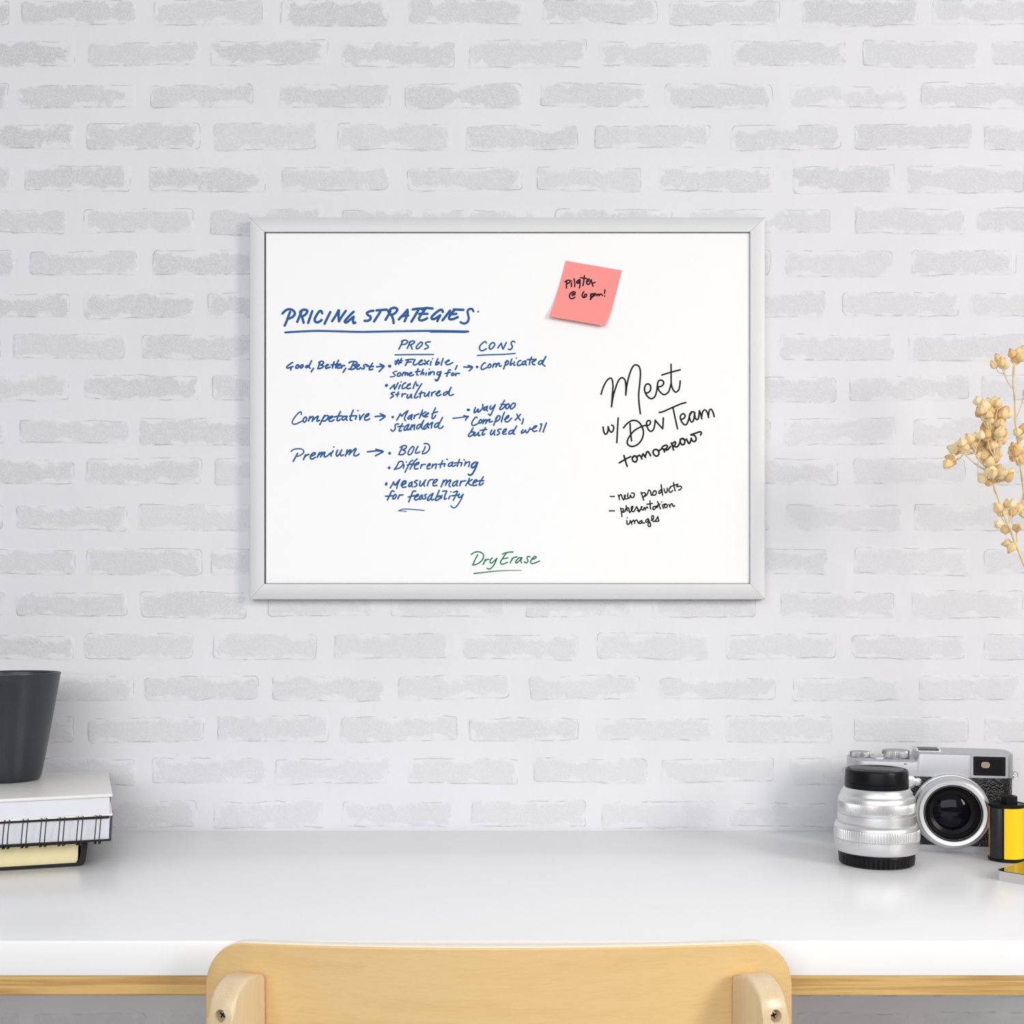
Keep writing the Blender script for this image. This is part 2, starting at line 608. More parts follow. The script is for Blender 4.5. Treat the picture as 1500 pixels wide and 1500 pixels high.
def build_wall():
    rnd = random.Random(11)
    V, F, E, T = [], [], [], []
    x0, x1, z0, z1 = -1.5, 1.5, 0.0, 2.45
    th = 0.10
    base = [(x0, 0, z0), (x1, 0, z0), (x1, 0, z1), (x0, 0, z1), (x0, th, z0), (x1, th, z0), (x1, th, z1), (x0, th, z1)]
    V += base
    E += [0.0] * 8
    T += [0.0] * 8
    F += [[0, 1, 2, 3], [5, 4, 7, 6], [4, 0, 3, 7], [1, 5, 6, 2], [3, 2, 6, 7], [4, 5, 1, 0]]
    for py0, py1, bricks in ROWS:
        inframe = -70 < py0 < 1560
        xs = sorted(bricks)
        ext = []
        a = xs[0][0] - 186
        while a > -1250:
            ext.append((a, a + 166))
            a -= 186
        a = xs[-1][1] + 20
        while a < 2650:
            ext.append((a, a + 166))
            a += 186
        for bx0, bx1 in xs + ext:
            vis = inframe and bx1 > -60 and bx0 < 1560
            X0, X1 = wx(bx0), wx(bx1)
            jy0, jy1 = rnd.uniform(-2, 2), rnd.uniform(-2, 2)
            Z1, Z0 = wz(py0 + jy0), wz(py1 + jy1)
            if X0 < x0 + 0.01 or X1 > x1 - 0.01 or Z0 < 0.005 or Z1 > z1 - 0.01:
                continue
            nx, ny = (34, 12) if vis else (8, 4)
            t = rnd.uniform(0.45, 1.0)
            # brick tone is strongest on the upper left courses, fading towards the lower right
            t *= 1.15 - 0.85 * max(0, min(1, (bx0 * 0.45 + py0 * 1.1) / 1800.0))
            skew = rnd.uniform(-0.0012, 0.0012)
            cr = rnd.uniform(0.003, 0.007)
            b = len(V)
            hw, hh = (X1 - X0) / 2, (Z1 - Z0) / 2
            cx, cz = (X0 + X1) / 2, (Z0 + Z1) / 2
            for j in range(ny + 1):
                fj = j / ny * 2 - 1
                fj = math.copysign(1 - (1 - abs(fj)) ** 1.35, fj)
                for i in range(nx + 1):
                    fi = i / nx * 2 - 1
                    fi = math.copysign(1 - (1 - abs(fi)) ** 1.5, fi)
                    lx, lz = fi * hw, fj * hh
                    qx, qz = abs(lx) - (hw - cr), abs(lz) - (hh - cr)
                    sd = math.hypot(max(qx, 0), max(qz, 0)) + min(max(qx, qz), 0) - cr
                    e = max(0.0, -sd * 1000.0)
                    p = Vector((cx + lx, 0, cz + lz + skew * fi))
                    w = mnoise.noise(Vector((p.x * 90, 3.1, p.z * 90)))
                    w2 = mnoise.noise(Vector((p.x * 30, 7.7, p.z * 30)))
                    k = min(1.0, e / 2.2)
                    k = k * k * (3 - 2 * k)
                    wob = mnoise.noise(Vector((p.x * 45, 1.7, p.z * 45))) * 0.0016
                    p.z += wob * (1 if abs(fj) > 0.8 else 0.4)
                    p.x += mnoise.noise(Vector((p.x * 45, 9.7, p.z * 45))) * 0.0016
                    p.y = -k * (0.0004 + 0.0002 * w + 0.0002 * w2) - 0.00004
                    V.append(p)
                    E.append(e)
                    T.append(t)
            for j in range(ny):
                for i in range(nx):
                    q = b + j * (nx + 1) + i
                    F.append([q, q + 1, q + nx + 2, q + nx + 1])
    me = bpy.data.meshes.new('wall_back')
    me.from_pydata([tuple(v) for v in V], [], F)
    me.materials.append(M_WALL)
    for nm, data in (('edge', E), ('tone', T)):
        at_ = me.attributes.new(nm, 'FLOAT', 'POINT')
        at_.data.foreach_set('value', data)
    for i, p in enumerate(me.polygons):
        p.use_smooth = i >= 6
    me.update()
    o = bpy.data.objects.new('wall_back', me)
    COL.objects.link(o)
    tag(o, kind='structure')


build_wall()
fl = box('floor', -1.5, 1.5, -3.2, 0.10, -0.05, 0.0, M_FLOOR)
tag(fl, kind='structure')

# ------------------------------------------------------------------ desk
DF = -0.4253            # front edge of the desk top
# underside panel and edging
desk = empty('desk', (0, DF / 2, 0), 0, 'long white desk with a thin pine edge against the brick wall', 'desk')


def dl(y):
    return y - DF / 2


box('tabletop', -0.78, 0.78, dl(DF), dl(-0.0025), DESK - 0.0248, DESK, M_DESK, desk, 0.0012, 2)
box('edge_board', -0.778, 0.778, dl(DF + 0.0002), dl(DF + 0.018), DESK - 0.0384, DESK - 0.0249, M_DESKWOOD, desk, 0.0006, 1, label='pine board under the white top')
box('underframe', -0.776, 0.776, dl(DF + 0.0182), dl(-0.004), DESK - 0.0384, DESK - 0.0249, M_DESK, desk)
for sx in (-0.70, 0.70):
    for sy in (DF + 0.05, -0.05):
        lathe('leg', [(0, 0), (0.014, 0), (0.016, 0.004), (0.022, DESK - 0.0386), (0, DESK - 0.0386)], M_POST, desk, 24, 35, loc=(sx, dl(sy), 0))

# ------------------------------------------------------------------ whiteboard
YB = -0.0118            # writing surface
DB = CAMD + YB
tl, br = at(388, 341, DB), at(1098, 855, DB)
DO = CAMD - 0.012
otl, obr = at(366.3, 319.3, DO), at(1120, 878, DO)
WB = Vector(((otl.x + obr.x) / 2, -0.0016, obr.z))
board = empty('whiteboard', WB, 0, 'silver framed whiteboard covered in handwriting hanging on the brick wall', 'whiteboard')


def wl(v):
    return Vector(v) - WB


v0, v1 = wl(tl), wl(br)
box('panel', v0.x - 0.004, v1.x + 0.004, YB + 0.0016, -0.0002, v1.z - 0.004, v0.z + 0.004, M_BOARD, board, label='glossy white writing surface')


def rail(ca, cb, ia, ib):
    """mitred aluminium rail between outer corners ca, cb and inner corners ia, ib (x, z in board space)"""
    # profile from the outer edge to the inner lip: (share of width, y)
    prof = [(0.0, -0.0002), (0.0, -0.0122), (0.02, -0.0128), (0.06, -0.0130), (0.94, -0.0130), (0.985, -0.0127), (0.985, YB + 0.0018)]
    V, F = [], []
    for s, y in prof:
        for c, i in ((ca, ia), (cb, ib)):
            V.append((c[0] + (i[0] - c[0]) * s, y, c[1] + (i[1] - c[1]) * s))
    n = len(prof)
    for k in range(n - 1):
        F.append([2 * k, 2 * k + 1, 2 * k + 3, 2 * k + 2])
    F.append([2 * k for k in range(n)])
    F.append([2 * k + 1 for k in range(n)][::-1])
    F.append([0, 1, 2 * n - 1, 2 * n - 2])
    return mesh_obj('frame_rail', V, F, M_ALU, board, 25)


a, b_ = wl(otl), wl(obr)
g = 0.00012
oc = [(a.x, a.z), (b_.x, a.z), (b_.x, b_.z), (a.x, b_.z)]
ic = [(v0.x, v0.z), (v1.x, v0.z), (v1.x, v1.z), (v0.x, v1.z)]
for k in range(4):
    j = (k + 1) % 4
    d = Vector((oc[j][0] - oc[k][0], oc[j][1] - oc[k][1])).normalized() * g
    rail((oc[k][0] + d.x, oc[k][1] + d.y), (oc[j][0] - d.x, oc[j][1] - d.y),
         (ic[k][0] + d.x, ic[k][1] + d.y), (ic[j][0] - d.x, ic[j][1] - d.y))
# thin dark gasket line round the writing surface
gv, gf = [], []
for (s0, s1) in ((0.0, 1.0),):
    wl_, wt_, wr_, wb_ = 0.0012, 0.0004, 0.0001, 0.0004
    o4 = [(v0.x - .0006, v0.z + .0006), (v1.x + .0006, v0.z + .0006), (v1.x + .0006, v1.z - .0006), (v0.x - .0006, v1.z - .0006)]
    i4 = [(v0.x + wl_, v0.z - wt_), (v1.x - wr_, v0.z - wt_), (v1.x - wr_, v1.z + wb_), (v0.x + wl_, v1.z + wb_)]
    for yy in (YB + 0.0016 - 0.0006, YB + 0.0016 + 0.0002):
        gv += [(x, yy, z) for x, z in o4] + [(x, yy, z) for x, z in i4]
    for k in range(4):
        j = (k + 1) % 4
        gf.append([k, j, 4 + j, 4 + k])
        gf.append([4 + k, 4 + j, 12 + j, 12 + k])
mesh_obj('gasket', gv, gf, M_GASKET, board, label='thin dark line between frame and panel')


# ------------------------------------------------------------------ handwriting
class Ink:
    def __init__(self, place):
        self.V, self.F, self.place, self.n = [], [], place, 0

    def stroke(self, pts, w, taper=False):
        path = smooth_path([Vector((x, y)) for x, y in pts], 0.8)
        lift = 0.00003 * (self.n % 4)
        self.n += 1
        m = len(path)
        r0 = w / 2.0
        nrm = []
        for k in range(m):
            t = path[min(m - 1, k + 1)] - path[max(0, k - 1)]
            t = t.normalized() if t.length > 1e-6 else Vector((1, 0))
            nrm.append((t, Vector((-t.y, t.x))))
        # round start, the strip, round end: a single outline with no doubled faces
        rows = []
        t, n_ = nrm[0]
        for a_ in (75, 50, 25):
            c, s = math.cos(R(a_)), math.sin(R(a_))
            q_ = path[0] - t * r0 * s
            rows.append((q_ + n_ * r0 * c, q_ - n_ * r0 * c))
        for k in range(m):
            r = r0 * (1.0 - 0.55 * k / max(1, m - 1)) if taper else r0
            rows.append((path[k] + nrm[k][1] * r, path[k] - nrm[k][1] * r))
        t, n_ = nrm[-1]
        r = r0 * 0.45 if taper else r0
        for a_ in (25, 50, 75):
            c, s = math.cos(R(a_)), math.sin(R(a_))
            q_ = path[-1] + t * r * s
            rows.append((q_ + n_ * r * c, q_ - n_ * r * c))
        b = len(self.V)
        for k, (u, v) in enumerate(rows):
            l_ = lift + 4e-7 * k
            self.V.append(self.place(u.x, u.y, l_))
            self.V.append(self.place(v.x, v.y, l_))
        for k in range(len(rows) - 1):
            self.F.append([b + 2 * k, b + 2 * k + 1, b + 2 * k + 3, b + 2 * k + 2])

    def block(self, ox, oy, sc, w, text):
        for line in text.strip().split('\n'):
            for st in line.split('|'):
                tok = st.split()
                ww, taper = w, False
                if tok and tok[0][0] == 'w':
                    ww = float(tok[0][1:])
                    tok = tok[1:]
                if tok and tok[0] == 't':
                    taper = True
                    tok = tok[1:]
                pts = []
                for t in tok:
                    x, y = t.split(',')
                    pts.append((ox + float(x) / sc, oy + float(y) / sc))
                if pts:
                    self.stroke(pts, ww, taper)

    def build(self, name, mat, parent, label=None):
        me = bpy.data.meshes.new(name)
        me.from_pydata([tuple(v) for v in self.V], [], self.F)
        me.materials.append(mat)
        me.update()
        o = bpy.data.objects.new(name, me)
        COL.objects.link(o)
        o.parent = parent
        if label:
            o['label'] = label
        return o


def on_board(px, py, lift):
    p = at(px, py, DB)
    return wl((p.x, YB - 0.00012 - lift, p.z))


blue = Ink(on_board)
# heading
blue.block(410, 440, 10, 3.7, '''
150,170 130,220 105,290 70,370|38,193 75,155 120,132 170,135 210,165 220,200 195,235 150,262 128,265
318,160 290,230 255,315|295,172 330,142 375,138 402,152 390,190 350,225 310,232|318,225 335,280 348,328
475,158 445,240 415,330
620,190 608,158 580,160 545,205 515,260 512,300 535,322 575,315 612,288
738,172 700,250 655,342
860,145 820,220 765,305|865,148 860,230 865,308|865,308 905,240 965,155
1080,168 1030,215 965,285 950,315 975,325 1020,290 1080,240|1082,245 1070,290 1080,335 1105,325
1370,152 1320,160 1275,185 1290,215 1328,240 1325,275 1290,298 1240,300
1470,170 1425,240 1380,310
''')
blue.block(550, 440, 9.375, 3.7, '''
15,138 155,127
205,150 175,205 138,268|175,155 215,115 265,102 300,125 280,165 235,195 195,195|215,195 240,250 250,312
440,130 385,195 320,262|440,130 440,190 400,288|350,225 400,210 450,208
512,125 580,115 650,112|595,120 550,200 495,292
690,110 640,180 600,240 605,270 640,275 680,262 710,245|640,125 690,105 785,112|600,185 660,185 715,185
925,160 915,132 880,135 825,175 775,225 775,255 810,255 860,225 890,205|890,208 870,240 850,285
1025,140 975,205 920,275
1075,125 1140,128 1208,130|1085,135 1040,180 1010,235 1025,260 1075,255 1130,230|1030,192 1070,190 1110,185
w3.4 1345,150 1325,118 1280,125 1265,160 1275,210 1280,260 1255,305 1210,318 1170,300
w2.8 1410,155
''')
blue.stroke([(418, 487), (430, 486.2), (455, 485), (470, 484.8), (500, 485.5), (530, 486.2), (582, 485.3), (635, 484.8), (686, 485.7)], 3.0)
blue.stroke([(686, 485.9), (681, 487.3), (657, 487), (630, 486.8)], 1.0)
blue.block(410, 515, 9.375, 2.5, '''
175,148 135,175 95,210 105,228 150,215 180,205|160,215 152,235 150,252
240,185 220,205 222,228 245,225 262,200 248,180 232,190
300,185 282,205 282,225 302,222 322,195 308,180 293,190
388,190 360,200 352,218 372,220 400,195 435,128|435,128 405,190 400,215 415,228
462,230 445,255 430,278
552,140 538,185 522,235|535,150 570,132 600,145 590,170 560,185 595,195 588,215 555,232 520,235
622,205 650,195 668,180 650,180 628,200 632,232 665,222 690,215
745,140 730,190 722,225|805,120 775,180 765,225|705,185 760,178 835,172
785,205 825,188 835,172 810,178 790,200 795,228 830,222 850,205
852,195 848,225|850,210 870,190 890,195
905,230 885,260 868,285
1010,160 990,200 970,240|950,155 985,138 1030,138 1060,150 1045,175 1015,190 1040,205 1030,228 990,245 945,240
1050,212 1085,195 1090,180 1068,185 1055,210 1062,240 1085,240 1110,220
1215,198 1185,178 1160,185 1150,200 1160,215 1150,238 1125,235
1272,160 1245,205 1225,240 1245,252 1275,240|1195,200 1240,205 1285,205
1328,210 1380,205 1430,202|1375,172 1410,188 1432,202 1405,230 1365,275
''')
blue.block(560, 490, 11.54, 2.3, '''
w4.6 122,535 128,535
345,115 315,180 280,248|325,115 375,95 425,110 420,140 385,165 335,170
480,115 450,175 422,235|455,135 500,112 545,115 540,140 505,165 475,180|480,185 495,215 505,248
655,125 615,160 575,210 580,240 610,235 660,190 680,145 655,125
812,125 770,125 730,145 745,175 775,195 770,225 715,248
w2.0 215,345 450,340 865,338
270,420 245,470 225,512|325,405 300,455 275,505|215,450 275,445 340,443|215,485 270,480 325,475
445,425 420,470 390,525|395,432 450,422 525,420|410,470 450,465 490,462
555,422 530,470 525,510 555,515 595,495
615,480 660,455 680,432 650,440 620,475 625,510 665,508 705,485
715,435 745,470 770,505|790,440 750,475 715,510
830,455 815,490 815,520|850,410 851,411
940,410 915,460 900,510 930,510 965,480 955,465 920,480
1030,405 1010,460 995,518
1060,470 1110,455 1135,432 1105,440 1075,475 1090,510 1135,505 1190,475
1265,525 1250,560 1235,592
w1.9 245,620 205,630 180,650 205,670 220,690 190,712 135,715
280,650 255,680 260,705 295,700 315,670 300,645 270,655
355,640 345,670 338,698|345,670 375,640 395,645 385,690|385,690 410,650 430,650 425,690
445,675 490,660 500,640 470,650 450,680 465,700 505,695 530,680
605,580 590,630 585,680 605,685|560,632 610,625 645,622
690,590 670,640 650,680|655,670 690,645 705,650 695,680
745,645 738,685|790,640 785,685|795,585 796,587
820,630 810,675|815,660 850,630 880,640 875,680
985,635 940,635 925,665 940,685 975,665 990,630|w3 990,630 970,700 935,770 910,780 900,765
1155,600 1125,600 1110,640 1090,710|1060,660 1110,650 1150,640
1190,655 1170,670 1175,692 1200,690 1215,665 1195,650
1245,655 1240,695|1240,680 1265,658 1305,660
''')
blue.block(670, 490, 10.714, 2.3, '''
455,135 440,112 400,130 355,180 348,225 375,255 410,250 455,222
545,130 510,165 500,210 520,232 560,205 588,160 570,130 535,135
690,135 660,175 635,212|690,135 700,185 715,230|715,230 740,185 768,128
900,120 880,105 850,120 845,150 862,180 855,215 830,238 800,230
w2.0 312,330 450,320 720,312 905,297
100,510 160,512 235,515|170,485 215,500 238,515 215,545 185,572
w4.2 310,510
440,450 425,445 390,480 372,525 385,550 430,535 480,510
505,465 480,495 490,520 515,515 530,485 510,460
570,460 562,490 555,515|562,490 595,455 612,465 605,510|605,510 640,450 660,455 655,490 672,500 690,490
775,410 750,470 725,540|750,440 785,410 800,430 790,470 755,480
855,385 835,440 832,485 860,455
895,430 885,455 890,485 905,480|925,370 926,371
995,410 970,415 945,450 945,485 975,485 1005,470
1065,415 1030,430 1015,465 1035,475 1070,440 1075,415|1070,440 1070,470 1085,480
1165,355 1140,410 1130,475|1100,395 1150,392 1190,390
1170,430 1220,410 1235,385 1205,400 1180,440 1185,470 1215,475
1330,410 1290,420 1270,455 1290,470 1330,440 1390,345|1390,345 1345,430 1340,470 1375,495
''')
blue.block(555, 550, 11.54, 2.3, '''
w4.4 125,172 132,165
265,155 225,190 190,225|262,155 258,195 265,235|265,235 295,185 325,125
365,160 345,195 335,225|375,108 376,110
455,125 425,135 395,180 395,220 420,220 450,205
475,180 520,160 535,140 510,145 480,175 475,215 505,225 535,210
625,105 600,155 580,220
640,140 640,175 665,170|725,140 680,210 645,270 610,340 600,370 625,380 665,355
265,285 230,290 205,310 240,330 245,350 195,382
330,280 315,320 310,355|285,322 340,315
395,310 390,360|390,340 420,315 455,310
490,325 475,360 485,385 515,370 550,315 545,370 560,380
720,270 705,320 695,375|680,310 725,295 760,290
780,300 770,340 790,355 825,320 855,275|855,275 840,320 840,355
895,290 890,345|890,320 920,285 955,270
960,315 1010,295 1035,260 1000,275 975,310 985,345 1020,340 1050,320
1170,270 1110,290 1088,325 1110,335 1150,310 1190,260 1220,200|1220,200 1190,280 1185,325 1215,338 1260,320
''')
blue.block(420, 590, 9.375, 2.4, '''
w2.1 200,160 200,130 175,130 125,180 80,250 85,290 130,290 215,250
260,195 235,215 225,245 240,268 268,245 275,210 255,195
320,190 308,225 300,250|308,220 350,190 365,200 350,255|350,250 395,205 435,185 415,230 420,255 450,240
520,175 490,230 455,300|495,220 530,180 570,180 560,220 525,250 500,250
580,225 620,205 630,185 600,190 580,220 590,255 625,250 650,235
740,120 705,185 690,240 715,245 735,225|650,195 700,185 760,180
820,185 780,190 760,220 775,240 805,220 830,185|825,195 815,225 830,240
915,100 885,170 870,235 895,240|865,185 930,178 960,180
960,180 945,225|978,108 979,109
1000,170 1005,235|1005,235 1030,190 1060,155
1070,200 1115,180 1130,150 1100,160 1075,195 1075,235 1105,238 1140,220
1215,190 1280,183 1350,183|1285,150 1330,170 1352,185 1325,210 1280,242
''')
blue.block(560, 585, 11.54, 2.3, '''
w3.8 175,300 178,298
305,245 275,300 245,350|305,245 318,270 330,285|330,285 380,230 435,190|435,190 400,260 375,320 390,362
500,260 455,285 430,320 450,335 485,300 510,260|505,275 490,320 495,345
545,270 535,325|538,300 570,265 620,245
680,180 655,250 625,320|735,210 670,255|670,255 695,285 715,300
715,275 765,250 785,230 760,235 730,265 730,295 765,290
900,145 860,230 840,300 845,325 875,315 905,270|840,250 880,225 935,210
275,415 235,420 215,445 220,490 195,530 165,535 145,510
340,410 310,470 285,515 290,540 325,525|265,460 310,455 355,455
445,425 400,450 370,495 375,525 410,505 445,440 450,425|445,440 420,500 435,520 470,490
505,430 485,470 480,515|485,485 520,445 550,430|550,430 540,475 540,515
640,420 600,440 580,480 595,500 635,470 670,410 700,355|700,355 670,430 665,480 685,505
770,405 730,440 700,485 715,505 745,480 780,410
775,400 770,450 785,485|800,430 830,400 855,390 835,440 830,485
945,395 900,420 880,460 900,475 940,445 985,370 1020,305|1020,305 975,390 950,450 960,490 1000,485 1030,455
w2.0 1195,320 1300,310 1370,300 1450,285|1380,275 1420,285 1455,288|1455,288 1425,320 1405,350
''')
blue.block(670, 580, 10, 2.3, '''
w3.8 152,205 168,204
265,170 250,210 245,245 270,235 305,190 300,225 305,240 345,210 375,160 370,125
435,155 400,170 385,205 400,210 430,180 440,150|438,165 430,205 440,220
490,145 475,180 490,195 525,165 555,130|555,130 520,210 490,275 475,285 455,265
690,65 655,130 620,185 630,200 665,185 710,135|640,122 690,125 720,125
745,115 715,140 710,180 735,185 760,150 755,120 735,118
820,105 790,135 775,180 795,190 835,160 850,120 830,105
290,320 270,310 235,350 210,400 220,430 250,430 310,400
340,345 320,370 320,395 345,395 360,365 345,345
385,345 380,380 375,405|380,385 410,350 430,350 420,390 415,405|418,390 455,350 480,340 465,370 475,385 515,370
590,295 565,350 530,430|560,335 595,290 625,300 610,350 570,375
690,240 665,300 645,380
690,345 740,320 755,285 725,300 700,340 705,375 745,375 795,325
870,265 890,310 920,355|925,270 885,315 845,355
965,335 960,375 945,410
230,470 200,520 160,580 175,595 210,580 245,540 240,525 205,530
265,540 240,570 250,585 285,565 315,530|315,530 305,560 310,585 330,575
410,465 380,520 360,565 375,575 400,555|335,505 380,498 430,490
505,500 485,540 490,570 520,550 550,500|550,500 540,540 545,575
640,485 605,490 590,510 615,535 605,560 580,572
660,545 700,520 720,485 690,490 665,530 675,560 715,555
815,500 770,515 750,550 770,560 810,530 870,440|870,440 830,510 815,550 840,560
960,495 940,525 940,545 970,535 1000,500 1000,525 1020,540 1050,500 1065,470
1080,490 1130,470 1165,440 1130,445 1100,490 1120,520 1165,510
1215,415 1235,410 1225,460 1205,520|1305,395 1280,460 1255,530
''')
blue.block(420, 640, 9.375, 2.4, '''
150,225 125,270 90,335|w2.0 60,200 90,175 150,163 210,170 235,200 215,235 165,262 145,268
260,245 240,285 230,312|240,285 270,255 305,240
335,265 380,245 395,222 365,220 335,250 325,290 350,305 395,280
450,215 430,255 420,280|432,260 475,215 490,215 465,275|470,265 515,210 525,215 515,250 520,275 560,260 600,220
640,190 610,235 610,262|645,138 646,139
700,180 680,230 690,265 720,240 755,180|755,180 735,230 750,260 780,245
830,180 820,230 805,262|820,235 865,180 880,185 855,245|860,235 930,170 955,165 925,225 925,255 960,258 995,235
1110,205 1170,198 1250,192 1325,200|1225,170 1280,185 1325,200 1285,225 1220,258
w4.4 1413,225
''')
blue.block(560, 640, 9.375, 2.2, '''
w4.4 95,425
275,145 250,190 228,240|245,145 290,120 330,125 325,155 280,180 310,190 315,215 275,245 225,240
420,130 385,160 355,215 360,245 395,235 425,185 435,145 415,130
490,130 465,180 455,220 480,222 515,205
590,135 575,175 550,210|575,92 620,95 650,130 640,180 600,220 550,232
225,350 200,400 165,448|225,345 265,335 285,350 280,385 240,425 180,442
300,385 290,430|330,345 331,346
420,320 385,345 350,410 312,485|480,300 440,340 410,390 380,445|345,385 400,375 440,372
440,395 490,375 505,350 470,360 445,400 450,440 490,435
540,380 525,430|530,410 560,380 590,378
615,405 655,390 660,368 635,375 615,410 620,440 655,432
695,375 680,425|685,405 725,375 745,375 730,435
830,325 805,380 795,425|770,378 820,372 865,370
860,365 850,405|885,306 895,310
955,350 920,365 905,395 925,405 960,375 970,345|965,360 955,390 975,405 1010,385
1060,310 1045,350 1030,405|990,360 1050,352 1095,355
1095,355 1080,400|1122,313 1128,317
1145,340 1130,395|1135,375 1175,345 1200,345 1185,410
w2.8 1310,350 1260,355 1225,395 1235,425 1275,400 1310,350|w2.8 1310,350 1280,430 1235,510 1205,525 1182,515
''')
blue.block(550, 690, 8.824, 2.3, '''
w3.8 142,160 138,175
235,140 215,180 190,218|235,140 245,175 255,185|255,185 285,145 315,110|315,110 290,165 275,225
w3 335,180 385,160 390,130 355,140 335,185|345,180 350,210 395,205
475,140 440,160 428,195 445,200 475,170|475,150 465,185 480,205
545,120 515,130 505,145 530,160 535,185 505,205
580,130 570,180 585,195 615,160 650,115|640,130 625,170 635,195
690,130 670,190|675,165 700,120 745,110
745,160 785,140 800,110 770,115 745,155 750,190 795,185
880,120 865,165 848,205|865,160 905,118 925,125 905,185|910,165 960,118 975,125 950,180 965,205
1060,125 1015,145 995,185 1010,195 1045,165 1065,125|1060,140 1045,175 1060,190
1105,130 1090,190|1095,165 1120,135 1165,125
1215,95 1195,140 1165,190|1250,110 1200,145 1215,170 1240,185
1265,155 1300,140 1310,115 1285,120 1262,155 1265,190 1310,180
1395,75 1360,130 1340,175 1360,182 1395,155|1320,130 1360,125 1400,125
240,265 215,255 195,290 155,375|130,325 180,325 220,318
250,305 228,335 225,360 250,355 270,320 255,300
310,310 290,360|295,335 320,312 355,308
520,260 490,260 470,300 430,400|425,335 470,325 510,318
510,340 550,320 555,300 530,310 505,345 515,375 550,365
605,310 575,330 565,360 580,365 610,330|605,320 600,350 615,360
660,300 635,315 650,335 645,355 620,362
740,290 695,325 670,370 685,380 720,345 745,290|740,300 720,350 730,375 755,365
825,250 800,310 775,370 790,380 830,355 835,320 800,335
860,315 850,355
870,262 920,258 900,310 890,365 915,355
965,320 945,360|975,268 976,269
1010,275 1060,260 1040,310 1005,378|990,320 1040,315 1070,310
1085,295 1070,335 1095,340 1135,300|w2.0 1135,300 1100,380 1045,460 1005,475 975,450
w1.6 300,515 330,500 380,492 500,498 630,510|w1.3 300,515 350,518 400,522
''')
blue.build('blue_handwriting', M_BLUE, board, 'blue marker notes on pricing')

blk = Ink(on_board)
blk.block(870, 520, 7.895, 2.4, '''
83,455 100,395 140,310 185,268 210,285 220,350 215,440 203,600|203,600 225,470 265,340 300,275 335,265 362,300 370,380 368,465|368,465 385,330 420,200 455,130 490,115 525,140 538,210 530,330 518,450 522,560 537,680
592,435 620,438 652,410 655,360 630,335 600,345 585,390 595,440 630,490 670,505 705,480 725,420 735,350 745,305 775,290 805,310 800,345 770,365 738,368|738,368 755,415 790,450 820,458 860,430 880,380 892,330
892,108 893,220 895,330 910,390 945,430 980,405 992,360 998,300|785,232 890,200 998,172
''')
blk.block(870, 585, 7.895, 2.4, '''
105,320 115,375 135,405 160,375 165,315|165,315 180,360 205,380 228,345 225,310 205,298
280,215 275,300 265,500
418,280 422,370 435,480|342,330 380,285 430,250 480,245 530,275 565,340 572,400 550,470 500,525 440,545 395,525 385,490 410,430 470,360 550,315 605,300
605,305 640,295 655,265 640,245 615,255 610,295 630,350 660,370 690,345 705,280 708,240
708,240 745,285 795,340|795,340 800,280 802,215
755,152 800,142 900,98 1000,55 1062,37|915,100 940,220 967,340
1005,235 1040,220 1055,190 1035,165 1005,185 1000,220 1025,275 1060,295 1085,265 1105,195 1130,150
1165,150 1130,145 1105,185 1115,245 1135,262 1155,230 1165,150|1165,150 1170,210 1190,235 1210,215 1220,130
1220,130 1235,170 1247,225|1245,200 1260,140 1285,122 1310,150 1327,212|1325,190 1335,130 1355,115 1375,145 1392,200
w2.6 347,650 365,715 385,775|w2.6 293,735 360,695 425,662
w2.6 470,655 445,680 450,710 480,725 500,695 490,660 465,655 445,670|w2.6 490,670 525,645
w2.6 525,645 545,665 555,690|w2.6 550,670 570,630 580,650 597,672|w2.6 595,655 615,605 635,615 655,652
w2.6 715,578 690,590 685,620 705,650 735,655 752,625 740,590 715,578|w2.6 745,600 780,575
w2.6 785,560 805,580 817,608|w2.6 795,545 830,530 850,540 840,565 810,580|w2.6 815,580 850,585 885,545
w2.6 895,505 910,545 920,585|w2.6 905,515 935,490 945,505 935,530 910,540|w2.6 915,540 960,550 985,520 1000,475
w2.6 1000,460 1030,452 1050,480 1045,515 1020,525 1000,500 1000,465 1015,455 1060,470
w2.6 1070,460 1085,490 1100,512 1120,480 1125,450|w2.6 1125,450 1140,480 1165,488 1182,460 1165,420 1120,410|w2.6 1120,410 1180,390 1225,375 1243,385 1235,412
''')
blk.build('black_handwriting', M_BLACKINK, board, 'black marker meeting reminder')
blk = Ink(on_board)
